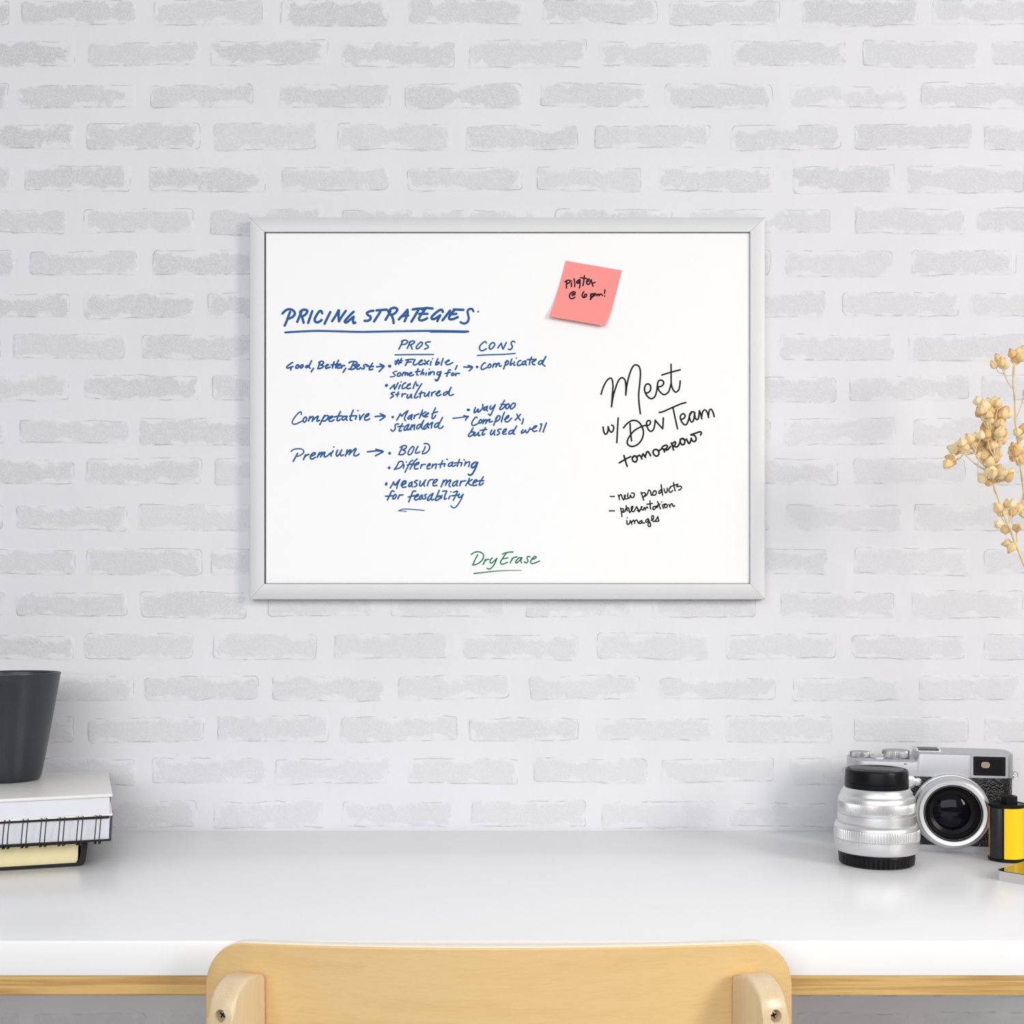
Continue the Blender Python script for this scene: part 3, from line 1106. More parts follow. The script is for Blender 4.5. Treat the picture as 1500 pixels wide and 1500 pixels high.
blk.block(880, 700, 11.54, 2.0, '''
160,315 230,315
295,290 310,330 315,368|310,320 330,285 350,290 365,340 385,375
385,375 410,330 415,290 400,300 405,340 425,360 450,350
460,265 455,310 468,345|460,345 490,335 500,290|500,290 520,330 550,330 570,290 560,260 520,255
680,245 705,310 725,378|690,260 740,250 755,275 730,320 705,325|725,325 775,290 800,240
800,240 810,205 840,225 855,295 880,280
905,225 880,250 885,290 920,290 940,250 920,215 895,225
1025,195 985,230 985,265 1015,250 1030,210|1020,115 1035,210 1047,295
1070,185 1085,240 1105,255 1125,215 1120,175
1180,165 1155,190 1155,230 1180,245 1215,215
1230,80 1240,150 1258,220|1170,155 1240,125 1305,108
1305,110 1285,150 1340,140 1368,160 1345,195 1315,210
145,557 230,557
335,510 350,580 357,655|345,530 375,520 385,545 365,580 350,585|360,585 405,570 425,520
430,470 440,520 450,560|440,510 470,510 480,560 490,588
490,588 520,550 545,490 530,480 515,515 530,565 560,570
560,570 590,520 605,485|605,485 625,520 650,560 650,575 620,550
650,575 680,520 700,485 685,490 685,530 715,545
715,545 735,500 745,515 755,545|755,520 785,490 795,510
832,390 835,470 845,530|780,445 830,440 872,432
920,480 890,490 880,525 895,540 925,510 930,480|930,490 950,505 965,480
960,400 985,460 1010,525|930,500 965,460 1000,440
1040,460 1060,515|1030,408 1031,409
1095,445 1075,470 1085,500 1115,500 1125,465 1100,440|1060,450 1090,440
1150,450 1165,475 1172,498|1165,480 1195,435 1210,445 1225,485 1250,470
440,720 445,770 460,790 490,760 500,720|448,675 449,676
500,720 515,750 527,785|520,760 550,715 565,730 572,770|570,745 605,710 625,740 640,770
690,720 660,740 655,770 680,770 700,735|695,735 710,765 740,760
800,690 770,710 760,745 790,745 810,700|805,700 835,770 845,805 825,825 800,805 800,770 830,745
855,720 885,700 895,650 870,640 860,680 880,730 905,740
905,740 940,700 965,655|965,655 975,700 980,730 930,735
''')
blk.build('black_handwriting', M_BLACKINK, board, 'small black marker list')

grn = Ink(on_board)
grn.block(680, 795, 12.5, 1.9, '''
250,220 205,300 155,410|130,215 180,180 250,165 320,185 355,230 340,300 280,365 210,400 155,410
390,305 370,350 345,400|370,350 410,310 455,305
515,275 480,320 475,365 500,375 555,330 600,285|600,285 555,390 490,470 450,482 418,468
700,210 760,185 830,172 895,170|770,195 720,260 670,340 670,380 710,392 790,360|700,290 750,290 800,275
880,285 860,330 840,370|860,330 910,270 970,260
1060,280 1010,275 960,320 940,360 960,370 1010,330 1060,275|1060,275 1035,330 1055,370
1205,262 1170,250 1150,280 1165,320 1160,355 1130,368 1100,350
1235,310 1290,290 1320,265 1290,250 1240,300 1215,350 1240,382 1300,370 1380,335
w1.9 t 180,563 350,545 600,518 850,508 1045,508
''')
grn.build('green_handwriting', M_GREEN, board, 'green marker words at the bottom')

# ------------------------------------------------------------------ sticky note on the board
LEFT = [(828.5, 382), (824.5, 397.5), (820.2, 414), (815.5, 431), (810.5, 447.5), (804, 463.5)]
RIGHT = [(911, 396), (907, 412), (902.6, 429.5), (897.8, 447), (893, 462.5), (886, 477.5)]
LIFT = [0.0002, 0.0003, 0.0006, 0.0013, 0.0028, 0.0056]
note_org = at(857, 470, DB)
note_org.y = YB
note = empty('sticky_note', note_org, 0, 'square pink paper note with black scribble stuck on the whiteboard', 'note')


def note_pt(u, v, off):
    """u across 0..1, v down 0..1"""
    f = v * 5
    i = min(4, int(f))
    t = f - i

    def cr(A):
        g = lambda k: Vector(A[max(0, min(5, k))]) if not isinstance(A[0], float) else A[max(0, min(5, k))]
        p0, p1, p2, p3 = g(i - 1), g(i), g(i + 1), g(i + 2)
        return 0.5 * ((2 * p1) + (p2 - p0) * t + (2 * p0 - 5 * p1 + 4 * p2 - p3) * t * t + (3 * p1 - p0 - 3 * p2 + p3) * t ** 3)
    l, r, h = cr(LEFT), cr(RIGHT), cr(LIFT)
    p = l.lerp(r, u)
    w = at(p.x, p.y, DB - h)
    w.y -= off
    return w - note_org


V, F = [], []
nu, nv = 10, 30
for off in (0.0001, 0.0):
    for j in range(nv + 1):
        for i in range(nu + 1):
            V.append(note_pt(i / nu, j / nv, off))
half = (nu + 1) * (nv + 1)
for s in (0, half):
    for j in range(nv):
        for i in range(nu):
            q = s + j * (nu + 1) + i
            F.append([q, q + 1, q + nu + 2, q + nu + 1])
ring = [i for i in range(nu + 1)] + [(j + 1) * (nu + 1) - 1 + (nu + 1) * 0 for j in range(1, nv + 1)]
ring += [nv * (nu + 1) + i for i in range(nu - 1, -1, -1)] + [j * (nu + 1) for j in range(nv - 1, 0, -1)]
for k in range(len(ring)):
    a_, c_ = ring[k], ring[(k + 1) % len(ring)]
    F.append([a_, c_, c_ + half, a_ + half])
mesh_obj('paper', V, F, M_PINK, note, 50)


def on_note(px, py, lift):
    # invert the note surface roughly: find v along the side, then u across
    v = max(0.0, min(1.0, (py - (382 + (px - 828.5) * 14 / 82.5)) / 81.5))
    for _ in range(3):
        f = v * 5
        i = min(4, int(f))
        t = f - i
        l = Vector(LEFT[i]).lerp(Vector(LEFT[i + 1]), t)
        r = Vector(RIGHT[i]).lerp(Vector(RIGHT[i + 1]), t)
        u = (px - l.x) / (r.x - l.x)
        yy = l.y + (r.y - l.y) * u
        v = max(0.0, min(1.0, v + (py - yy) / 81.5))
    return note_pt(u, v, 0.00022 + lift)


nk = Ink(on_note)
nk.block(795, 370, 11.54, 2.1, '''
405,490 400,550 402,600|375,495 420,470 460,475 455,505 410,530
485,515 485,575|488,482 489,483
530,445 540,510 540,575
w2.6 625,460 585,485 580,515 605,515 630,470|630,470 630,540 622,598
705,390 695,470 680,560|640,425 690,435 740,440
745,500 780,480 785,450 760,455 740,500 755,540 790,530
790,530 815,470 820,460|820,460 830,510 850,570|845,520 885,505
545,700 520,690 495,705 500,725 535,715 548,690 540,665 505,665 460,700 455,750 490,780 545,755
695,665 670,700 670,745 700,760 735,740 740,705 715,705 700,740
w2.6 815,700 815,750 808,790|w2.6 815,705 855,700 850,735 815,770
w2.4 880,690 875,730|878,715 905,700 915,730|915,725 945,700 955,730|955,720 985,700 1010,725
1050,630 1045,690|w2.3 1047,735
''')
nk.build('handwriting', M_BLACKINK, note, 'black scribbled appointment')

# ------------------------------------------------------------------ chair
CX, RB, YC0 = -0.0088, 0.56, -0.49       # backrest: centre line, outer radius, outermost y
YARC = YC0 + RB
chair = empty('chair', (CX, -0.30, 0), 0, 'light birch chair with a curved plywood backrest tucked at the white desk', 'chair')


def cl_(v):
    return Vector(v) - Vector((CX, -0.30, 0))


def arc(s, rad, z):
    ph = s / RB
    return cl_((CX + rad * math.sin(ph), YARC - rad * math.cos(ph), z))


def build_backrest():
    Wd, r, zt, zb, th = 0.2027, 0.030, 0.7533, 0.560, 0.0095
    nx, nz = 60, 40
    zs = []
    for j in range(nz + 1):
        f = j / nz
        f = 0.5 - 0.5 * math.cos(math.pi * f)
        zs.append(zb + (zt - zb) * f)

    def grid(inset, rad):
        g_ = []
        rr = r - inset
        for z in zs:
            z_ = zb + inset + (z - zb) / (zt - zb) * (zt - zb - 2 * inset)
            t = min(zt - inset - z_, z_ - zb - inset)
            hw = Wd - inset
            if t < rr:
                hw = Wd - inset - rr + math.sqrt(max(0, rr * rr - (rr - t) ** 2))
            row = []
            for i in range(nx + 1):
                s = hw * (2 * i / nx - 1)
                row.append(arc(s, rad, z_ - 0.0048 * (s / 0.19) ** 2))
            g_.append(row)
        return g_
    V, F = [], []

    def addgrid(g_):
        b = len(V)
        for row in g_:
            V.extend(row)
        for j in range(nz):
            for i in range(nx):
                q = b + j * (nx + 1) + i
                F.append([q, q + 1, q + nx + 2, q + nx + 1])
        return b

    def ringidx(b):
        rg = [b + i for i in range(nx + 1)]
        rg += [b + j * (nx + 1) + nx for j in range(1, nz + 1)]
        rg += [b + nz * (nx + 1) + i for i in range(nx - 1, -1, -1)]
        rg += [b + j * (nx + 1) for j in range(nz - 1, 0, -1)]
        return rg
    ro, ri = RB, RB - th
    b0 = addgrid(grid(0.0016, ro))
    b1 = addgrid(grid(0.0016, ri))

    def addring(inset, rad):
        g_ = grid(inset, rad)
        b = len(V)
        flat = [p for row in g_ for p in row]
        idx = ringidx(0)
        V.extend([flat[i] for i in idx])
        return list(range(b, b + len(idx)))
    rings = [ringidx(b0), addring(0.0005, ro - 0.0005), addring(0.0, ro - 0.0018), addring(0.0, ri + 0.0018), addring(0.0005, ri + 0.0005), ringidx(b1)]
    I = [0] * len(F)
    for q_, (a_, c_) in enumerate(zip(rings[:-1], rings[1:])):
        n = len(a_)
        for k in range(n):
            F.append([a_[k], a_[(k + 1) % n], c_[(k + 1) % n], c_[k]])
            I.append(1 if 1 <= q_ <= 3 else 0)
    mesh_obj('backrest', V, F, None, chair, 45, [M_CHAIR, M_LIT_PLYEDGE], I)


build_backrest()


def rear_leg(side):
    ph = side * R(16.9)
    base = Vector((CX + RB * math.sin(ph), YARC - RB * math.cos(ph), 0))
    an = side * R(19.5)
    v_dir = Vector((math.sin(an), -math.cos(an), 0))
    u_dir = Vector((math.cos(an) * side, math.sin(an) * side, 0))     # outward along the panel
    T = 0.040
    prof = [(0.0002, 0.46), (0.0002, 0.7275), (0.0015, 0.7295), (0.005, 0.7308), (0.010, 0.7325), (0.015, 0.7334), (0.020, 0.7334),
            (0.025, 0.7322), (0.030, 0.7298), (0.034, 0.7268), (0.037, 0.7230), (0.039, 0.7180), (T, 0.7120)]
    prof += [(T, 0.60), (T, 0.45), (T + 0.010, 0.20), (T + 0.028, 0.0), (T, 0.0), (T - 0.030, 0.22), (0.0002, 0.42)]

    def mp(co):
        p = base + u_dir * co.z + v_dir * co.x
        return cl_((p.x, p.y, co.y))
    leg = prism('rear_leg', prof, -0.0095, 0.0095, M_POST, chair, 0.0026, 3, 50, mp)
    # counterbored screw hole on the outer face
    zc = 0.7134
    c = base + v_dir * T
    axis = v_dir
    rot = Vector((0, 0, 1)).rotation_difference(axis).to_matrix()
    pv, pf = lathe_data([(0, -0.0060), (0.0040, -0.0060), (0.0040, 0.02), (0, 0.02)], 28)
    cut = mesh_obj('cutter', [rot @ Vector(p) + Vector(cl_((c.x, c.y, zc))) for p in pv], pf, None, chair)
    md = leg.modifiers.new('hole', 'BOOLEAN')
    md.operation = 'DIFFERENCE'
    md.object = cut
    md.solver = 'EXACT'
    bpy.context.view_layer.update()
    dg = bpy.context.evaluated_depsgraph_get()
    me = bpy.data.meshes.new_from_object(leg.evaluated_get(dg))
    leg.modifiers.clear()
    leg.data = me
    for p in me.polygons:
        p.use_smooth = True
    me.set_sharp_from_angle(angle=R(35))
    bpy.data.objects.remove(cut)
    # pan head screw with a cross recess
    sc = cl_((c.x, c.y, zc)) - axis * 0.0059
    hv, hf = lathe_data([(0, 0), (0.0031, 0), (0.0031, 0.0012), (0.0026, 0.0022), (0.0015, 0.0028), (0, 0.0029)], 20)
    hv = [rot @ Vector(p) + sc for p in hv]
    idx = [0] * len(hf)
    for q in range(2):
        bm = bmesh.new()
        a_, b2 = (0.0019, 0.00045) if q == 0 else (0.00045, 0.0019)
        add_box(bm, -a_, a_, -b2, b2, 0.0012, 0.00315)
        bm.verts.ensure_lookup_table()
        o_ = len(hv)
        rz = Matrix.Rotation(R(35), 3, 'Z')
        hv += [rot @ (rz @ v.co) + sc for v in bm.verts]
        for f in bm.faces:
            hf.append([v.index + o_ for v in f.verts])
            idx.append(1)
        bm.free()
    mesh_obj('screw', hv, hf, None, leg, 40, [M_SCREW, M_PLASTIC], idx, label='cross-head screw sunk in the post')
    return base, v_dir


for sd in (-1, 1):
    rear_leg(sd)
# seat and front legs under the desk
prism('seat', rrect(-0.175, 0.175, -0.125, 0.235, 0.05, 8), 0.438, 0.452, M_CHAIR, chair, 0.004, 2)
for sd in (-1, 1):
    lathe('front_leg', [(0, 0), (0.013, 0), (0.017, 0.43), (0, 0.438)], M_POST, chair, 24, 35, loc=(sd * 0.14, 0.20, 0))
    bm = bmesh.new()
    add_box(bm, sd * 0.160 - 0.011, sd * 0.160 + 0.011, -0.190, 0.215, 0.395, 0.438, 0.003)
    bm_obj('side_rail', bm, M_POST, chair, 40)
box('front_rail', -0.150, 0.150, 0.190, 0.212, 0.395, 0.438, M_POST, chair, 0.003)

# ------------------------------------------------------------------ stack of books and the cup
TH = R(18)
# black notebook with cream pages, spine at its right end
nb = empty('notebook', at(126, 1268, 1.084).xy.to_3d() + Vector((0, 0, DESK)), TH, 'thick black notebook with cream pages, lowest of the stack on the desk', 'notebook')
w_, d_, t_ = 0.205, 0.148, 0.0238
prof_o = [(-w_, 0), (-0.006, 0), (-0.0022, 0.0010), (-0.0006, 0.0040), (0.0006, t_ * .5), (0.0012, t_ - 0.0040), (0.0006, t_ - 0.0012), (-0.002, t_), (-w_, t_)]
prof_i = [(-w_, t_ - 0.0030), (-0.0060, t_ - 0.0030), (-0.0042, t_ - 0.0060), (-0.0046, t_ * .5), (-0.0055, 0.0060), (-0.0075, 0.0028), (-w_, 0.0028)]


def yz(co):
    return Vector((co.x, co.z, co.y))


prism('cover', prof_o + prof_i, 0.0, d_, M_BCOVER, nb, 0.0005, 1, 35, yz)
pg = [(-w_ + 0.004, 0.0029), (-0.0085, 0.0029), (-0.0072, 0.0055), (-0.0068, 0.0118), (-0.0072, 0.0124), (-0.0068, 0.0130), (-0.0066, t_ - 0.005), (-0.0070, t_ - 0.0031), (-w_ + 0.004, t_ - 0.0031)]
prism('page_block', pg, 0.0022, d_ - 0.003, M_PAGES, nb, 0.0, 1, 30, yz, label='cream page edges')

# spiral bound notebook
SZ = DESK + t_ + 0.0002
sp_h = 0.0222
so = at(163, 1228, 1.076)
spn = empty('spiral_notebook', (so.x, so.y, SZ), TH, 'black covered wire bound notebook, middle of the stack on the desk', 'notebook')
w2, d2 = 0.20, 0.165
box('back_cover', -w2, 0.0, 0.0, d2, 0.0, 0.0017, M_BCOVER, spn, 0.0003, 1)
box('page_block', -w2 + 0.002, -0.0022, 0.0018, d2 - 0.002, 0.00175, sp_h - 0.0019, M_WPAGES, spn, 0, label='white page edges')
box('front_cover', -w2, -0.0015, 0.0, d2, sp_h - 0.00185, sp_h - 0.0002, M_BCOVER, spn, 0.0003, 1)
k = 0
x = -0.0115
while x > -w2 + 0.01:
    parts = []
    for dx in (-0.0019, 0.0019):
        path = []
        for i in range(28):
            a_ = 2 * math.pi * i / 28
            yy, zz = math.cos(a_), math.sin(a_)
            path.append((x + dx + 0.0011 * zz * (1 if yy < 0 else -0.3), -0.0005 + 0.0064 * yy, sp_h / 2 + 0.0002 + 0.0132 * zz * (1 if yy < 0.3 else 0.93)))
        parts.append(tube_data(path, 0.00052, 7, True))
    V, F = merge(parts)
    # keep the loops clear of the books above and below, as soft wire would
    V = [Vector((v.x, v.y, min(max(v.z, 0.0004 if v.y > 0.001 else -0.0035), sp_h - 0.0004 if v.y > 0.0035 else sp_h + 0.0016))) for v in V]
    mesh_obj('wire_loop', V, F, M_WIRE, spn, 60)
    x -= 0.0152

# ivory hardcover on top
BZ = SZ + sp_h
bh = 0.0200
bo = at(165, 1162, 1.078)
R2 = R(20)
bk = empty('hardcover_book', (bo.x, bo.y, BZ), R2, 'ivory hardcover book on top of the stack, under the black cup', 'book')
w3, d3 = 0.215, 0.172
box('front_cover', -w3, 0.0, 0.0, d3, bh - 0.0030, bh, M_WCOVER, bk, 0.0012, 3)
box('back_cover', -w3, 0.0, 0.0, d3, 0.0, 0.0022, M_WCOVER, bk, 0.0008, 2)
box('spine', -w3 - 0.0022, -w3, 0.0, d3, 0.0, bh, M_WCOVER, bk, 0.0008, 2)
box('page_block', -w3 + 0.001, -0.0028, 0.0028, d3 - 0.0028, 0.00225, bh - 0.00305, M_WPAGES, bk, 0, label='white page edges')

MC = at(14, 900, 1.168)
cup = empty('cup', (MC.x, MC.y, BZ + bh + 0.0001), 0, 'tall tapered matte black cup standing on the stack of books', 'cup')
Hc = 0.1050
prof = [(0, 0.0012), (0.0245, 0.0012), (0.0255, 0), (0.0275, 0.0006), (0.0290, 0.0030)]
for i in range(1, 13):
    f = i / 12
    prof.append((0.0290 + (0.0468 - 0.0290) * (f ** 0.93), 0.003 + (Hc - 0.0052) * f))
prof += [(0.0474, Hc - 0.0012), (0.0471, Hc - 0.0003), (0.0463, Hc), (0.0454, Hc - 0.0004), (0.0449, Hc - 0.0020)]
prof += [(0.0448 - (0.0448 - 0.0262) * i / 8, Hc - 0.002 - (Hc - 0.010) * i / 8) for i in range(1, 9)] + [(0.022, 0.006), (0, 0.0055)]
lathe('body', prof, M_MUG, cup, 96, 50)

# ------------------------------------------------------------------ silver lens standing on its rear cap
LX, LY = (1284 - 750) * 1.096 / FPX, -CAMD + 1.096
lens = empty('camera_lens', (LX, LY, DESK), 0, 'silver camera lens with ribbed rings standing upright beside the camera', 'lens')
q = 1.096 / FPX


def lz(py):
    return (EYE - DESK) - (py - 900) * q


def lp(rows):
    return [(r_ * q, lz(py)) + ((True,) if rb else ()) for r_, py, rb in rows]


lathe('rear_cap', [(0, 0), (50 * q, 0), (51.8 * q, 0.0009)] + lp([(53.2, 1262, 1), (54.2, 1250, 1), (54.2, 1248.5, 0), (53, 1246, 0)]) + [(0, lz(1246))],
      M_PLASTIC, lens, 288, 25, lambda i, n: (-0.0007 if (i % 6) in (0, 1) else 0.0))
lathe('barrel', lp([(0, 1246, 0), (53.5, 1246, 0), (57, 1244.5, 0), (58.6, 1242, 0), (60.2, 1229, 0), (60.6, 1226, 0), (59.6, 1225.5, 0), (59.6, 1210.5, 0),
                     (60.3, 1210, 0), (59.6, 1207, 0), (57.5, 1204.2, 0), (55.8, 1203.4, 0), (54.6, 1203, 0), (54.6, 1202.2, 0),
                     (55.4, 1201.5, 0), (55.8, 1199, 0), (55.3, 1191, 0), (54.8, 1190.6, 0), (53.6, 1190.2, 0), (53.6, 1189, 0),
                     (54.6, 1188.4, 0), (55.0, 1186, 0), (54.2, 1185.5, 0), (54.0, 1172.5, 0), (54.4, 1172, 0), (54.0, 1167.5, 0), (52.8, 1165, 0), (51.6, 1163.6, 0),
                     (51.2, 1163.2, 0), (50.0, 1158.8, 0), (49.2, 1158.4, 0), (49.0, 1157.4, 0), (48.4, 1156.9, 0), (47.4, 1154.2, 0), (46.0, 1152.8, 0), (44, 1152.2, 0), (0, 1152.2, 0)]),
      M_SILVER, lens, 128, 28)
lathe('focus_ring', lp([(58, 1225.3, 0), (60.7, 1225.3, 1), (60.9, 1224, 1), (60.6, 1212.4, 1), (60.2, 1211, 1), (58, 1211, 0)]),
      M_SILVER2, lens, 288, 20, lambda i, n: (-0.0009 if (i % 3) == 0 else 0.0), label='ring with wide ribs')
lathe('aperture_ring', lp([(53, 1185.3, 0), (54.7, 1185.3, 1), (54.8, 1184.5, 1), (54.5, 1173.5, 1), (54.2, 1172.8, 1), (53, 1172.8, 0)]),
      M_SILVER2, lens, 400, 20, lambda i, n: (-0.0004 if (i % 2) == 0 else 0.0), label='finely knurled ring')
cap_top = lz(1125.6)
lathe('front_cap', lp([(0, 1152, 0), (45.2, 1152, 0), (45.3, 1145.6, 0), (44.7, 1145.2, 0), (44.7, 1144.2, 0), (45.2, 1143.8, 0), (44.6, 1130, 0), (44.0, 1127.2, 0), (43.0, 1125.8, 0), (41.2, 1125.6, 0), (40.4, 1126.4, 0), (40.0, 1128.2, 0), (0, 1128.2, 0)]),
      M_PLASTIC, lens, 96, 30, label='black pinch cap')
# raised centre plate of the pinch cap with two finger grips cut out of it
pts = []
for i in range(48):
    a_ = 2 * math.pi * i / 48
    rr = 39.2 * q
    xx, yy = rr * math.cos(a_), rr * math.sin(a_)
    lim = 0.0125 + 0.004 * (xx / rr) ** 2
    yy = max(-lim, min(lim, yy))
    pts.append((xx, yy))
ca, sa = math.cos(R(-24)), math.sin(R(-24))
pts = [(x_ * ca - y_ * sa, x_ * sa + y_ * ca) for x_, y_ in pts]
prism('cap_plate', pts, lz(1128.3), cap_top + 0.0002, M_CAPTOP, lens, 0.0006, 2)
for sg in (-1, 1):
    gp = [(-0.010, sg * 0.0180), (0.010, sg * 0.0180), (0.0095, sg * 0.0200), (-0.0095, sg * 0.0200)]
    gp = [(x_ * ca - y_ * sa, x_ * sa + y_ * ca) for x_, y_ in gp]
    prism('pinch_grip', gp, lz(1128.3), cap_top - 0.0002, M_PLASTIC, lens, 0.0003, 1)

# ------------------------------------------------------------------ camera
AN = R(-12)
cam_c = Vector((0.4106, -0.0806, DESK))
cmr = empty('photo_camera', cam_c, AN, 'silver and black rangefinder style camera standing against the wall', 'camera')
HW, HD = 0.0765, 0.027
prism('bottom_plate', rrect(-HW, HW, -HD, HD, 0.0165, 10), 0.0, 0.0056, M_PLATE, cmr, 0.0008, 2)
prism('body', rrect(-HW + .0006, HW - .0006, -HD + .0006, HD - .0006, 0.016, 10), 0.0054, 0.0714, M_LEATHER, cmr, 0, 1, label='black pebbled leather body')


def top_plate():
    xs = []
    r = 0.0165
    for i in range(11):
        xs.append(-HW + r - r * math.cos(R(9.0 * i)))
    xs += [-0.045, -0.030, -0.0150, -0.0138, -0.0130, -0.0122, -0.0112, -0.0100, -0.006, 0.012, 0.03, 0.045]
    for i in range(11):
        xs.append(HW - r + r * math.sin(R(9.0 * i)))
    V, F = [], []
    rings = []
    for x_ in xs:
        ax = abs(x_) - (HW - r)
        hd = HD if ax <= 0 else HD - r + math.sqrt(max(1e-9, r * r - ax * ax))
        hd = max(hd, 0.0106)
        t = max(0.0, min(1.0, (x_ + 0.0142) / 0.0040))
        t = t * t * (3 - 2 * t)
        zt = 0.0860 + (0.0942 - 0.0860) * t
        e = max(0.0, min(1.0, (HW - abs(x_)) / 0.0016))
        zt -= 0.0016 * (1 - math.sqrt(max(0, 1 - (1 - e) ** 2)))
        zb = 0.0713
        c = 0.0022
        ring = [(-hd, zb), (-hd, zt - c), (-hd + c * .12, zt - c * .5), (-hd + c * .5, zt - c * .12), (-hd + c, zt),
                (hd - c, zt), (hd - c * .5, zt - c * .12), (hd - c * .12, zt - c * .5), (hd, zt - c), (hd, zb)]
        b = len(V)
        V.extend([(x_, y_, z_) for y_, z_ in ring])
        rings.append(list(range(b, b + len(ring))))
    for a_, c_ in zip(rings[:-1], rings[1:]):
        n = len(a_)
        for k_ in range(n):
            F.append([a_[k_], a_[(k_ + 1) % n], c_[(k_ + 1) % n], c_[k_]])
    F.append(rings[0][::-1])
    F.append(rings[-1])
    mesh_obj('top_plate', V, F, M_PLATE, cmr, 35)


top_plate()


def knob(name, x_, y_, z_, r_, h, seg=160, mat=M_DIAL, dish=True):
    pr = [(0, 0), (r_ * .92, 0), (r_ * .92, h * .12), (r_, h * .14, True), (r_, h * .86, True), (r_ * .96, h * .97), (r_ * .86, h), (r_ * .80, h * .965 if dish else h), (0, h * .965 if dish else h)]
    return lathe(name, pr, mat, cmr, seg, 30, lambda i, n: (-0.00035 if i % 2 else 0.0), loc=(x_, y_, z_))


knob('exposure_dial', -0.0648, 0.000, 0.0858, 0.0096, 0.0056)
knob('shutter_dial', -0.0305, 0.000, 0.0858, 0.0131, 0.0078)
lathe('shutter_button', [(0, 0), (0.0078, 0), (0.0078, 0.0012), (0.0066, 0.0020), (0.0060, 0.0032, True), (0.0056, 0.0040, True), (0.0038, 0.0044), (0.0032, 0.0038), (0, 0.0034)],
      M_SILVER2, cmr, 48, 30, lambda i, n: (-0.0006 if i % 2 else 0.0), loc=(-0.0478, -0.006, 0.0858))
bm = bmesh.new()
add_box(bm, -0.0128, 0.0108, -0.013, 0.013, 0.0940, 0.0950, 0.0002, 1)
add_box(bm, -0.0128, -0.0104, -0.013, 0.013, 0.0948, 0.0968, 0.0003, 1)
add_box(bm, 0.0084, 0.0108, -0.013, 0.013, 0.0948, 0.0968, 0.0003, 1)
shoe = bm_obj('hot_shoe', bm, M_SILVER2, cmr, 40)
box('contact_plate', -0.0100, 0.0080, -0.0128, 0.0128, 0.0949, 0.0958, M_PLASTIC, shoe, 0.0002, 1, label='black contact plate')


def front(co):
    """(x, z, out) on the camera front"""
    return Vector((co.x, -HD - co.z, co.y))


def ring_prism(name, outer, inner, z0, z1, mat, parent, mapf):
    n = len(outer)
    V, F = [], []
    for loop, z in ((outer, z0), (outer, z1), (inner, z1), (inner, z0)):
        V += [mapf(Vector((x_, y_, z))) for x_, y_ in loop]
    for s in range(4):
        for k_ in range(n):
            j = (k_ + 1) % n
            t = (s + 1) % 4
            F.append([s * n + k_, s * n + j, t * n + j, t * n + k_])
    return mesh_obj(name, V, F, mat, parent, 35)


vx, vz_ = 0.0523, 0.0829
vf = ring_prism('finder_window', rrect(vx - .0166, vx + .0166, vz_ - .0108, vz_ + .0108, .0014, 5), rrect(vx - .0146, vx + .0146, vz_ - .0092, vz_ + .0092, .0008, 5), -0.001, 0.0013, M_PLATE, cmr, front)
prism('finder_pane', rrect(vx - .0147, vx + .0147, vz_ - .0093, vz_ + .0093, .0008, 5), -0.0005, 0.0005, M_VFGLASS, vf, 0, 1, 30, front, label='black window pane')
prism('inner_mask', rrect(vx - .0108, vx + .0118, vz_ - .0078, vz_ + .0066, .002, 4), 0.0005, 0.00062, M_PLASTIC, vf, 0, 1, 30, front)
prism('eyepiece', [(vx - .0072 + a_, vz_ + .0012 + b2) for a_, b2 in ((.0016, -.0030), (.0062, -.0030), (.0078, -.0014), (.0078, .0012), (.0062, .0028), (.0016, .0028), (0, .0012), (0, -.0014))], 0.0006, 0.00075, M_TAUPE, vf, 0, 1, 30, front, label='small taupe finder lens')

bx, bz = 0.0171, 0.0395
RX = Matrix.Rotation(R(90), 3, 'X')
bl = Vector((bx, -HD, bz))
lathe('lens_barrel', [(0.0355, -0.001), (0.0355, 0.0040), (0.0347, 0.0048), (0.0347, 0.0068), (0.0333, 0.0072), (0.0333, 0.0088), (0.0345, 0.0092), (0.0346, 0.0142), (0.0340, 0.0160), (0.0330, 0.0176), (0.0318, 0.0190), (0.0304, 0.0198), (0.0272, 0.0194), (0.0266, 0.0188), (0.0265, 0.0170), (0.0255, 0.0170)],
      M_SILVER, cmr, 128, 28, None, bl, RX, label='bright metal barrel')
lathe('name_ring', [(0.0266, 0.0184), (0.0262, 0.0180), (0.0250, 0.0160), (0.0240, 0.0150), (0.0236, 0.0143), (0.0215, 0.0128), (0.0208, 0.0118), (0.0172, 0.0100), (0.0168, 0.0094), (0.0130, 0.0090), (0, 0.0090)],
      M_PLASTIC, cmr, 96, 20, None, bl, RX, label='black conical ring')
lathe('front_element', [(0.0168, 0.0096), (0.0140, 0.0112), (0.0100, 0.0126), (0.0050, 0.0134), (0, 0.0136)], M_GLASS, cmr, 64, 60, None, bl, RX, label='dark front glass')
lathe('assist_lamp', [(0, -0.001), (0.0040, -0.001), (0.0040, 0.0010), (0.0034, 0.0014), (0.0028, 0.0010), (0.0012, 0.0013), (0, 0.0014)], M_SILVER2, cmr, 32, 40, None, Vector((-0.0136, -HD, 0.0663)), RX)
lathe('selector_lever', [(0, -0.001), (0.0068, -0.001), (0.0068, 0.0022), (0.0060, 0.0030), (0.0030, 0.0033), (0, 0.0033)], M_SILVER2, cmr, 40, 40, None, Vector((-0.0212, -HD, 0.0660)), RX)
prism('front_mark', [(-.0258, .0830), (-.0248, .0838), (-.0248, .0834), (-.0226, .0834), (-.0226, .0827), (-.0248, .0827), (-.0248, .0822)], -0.0002, 0.00012, M_PLASTIC, cmr, 0, 1, 30, front, label='tiny black arrow mark')
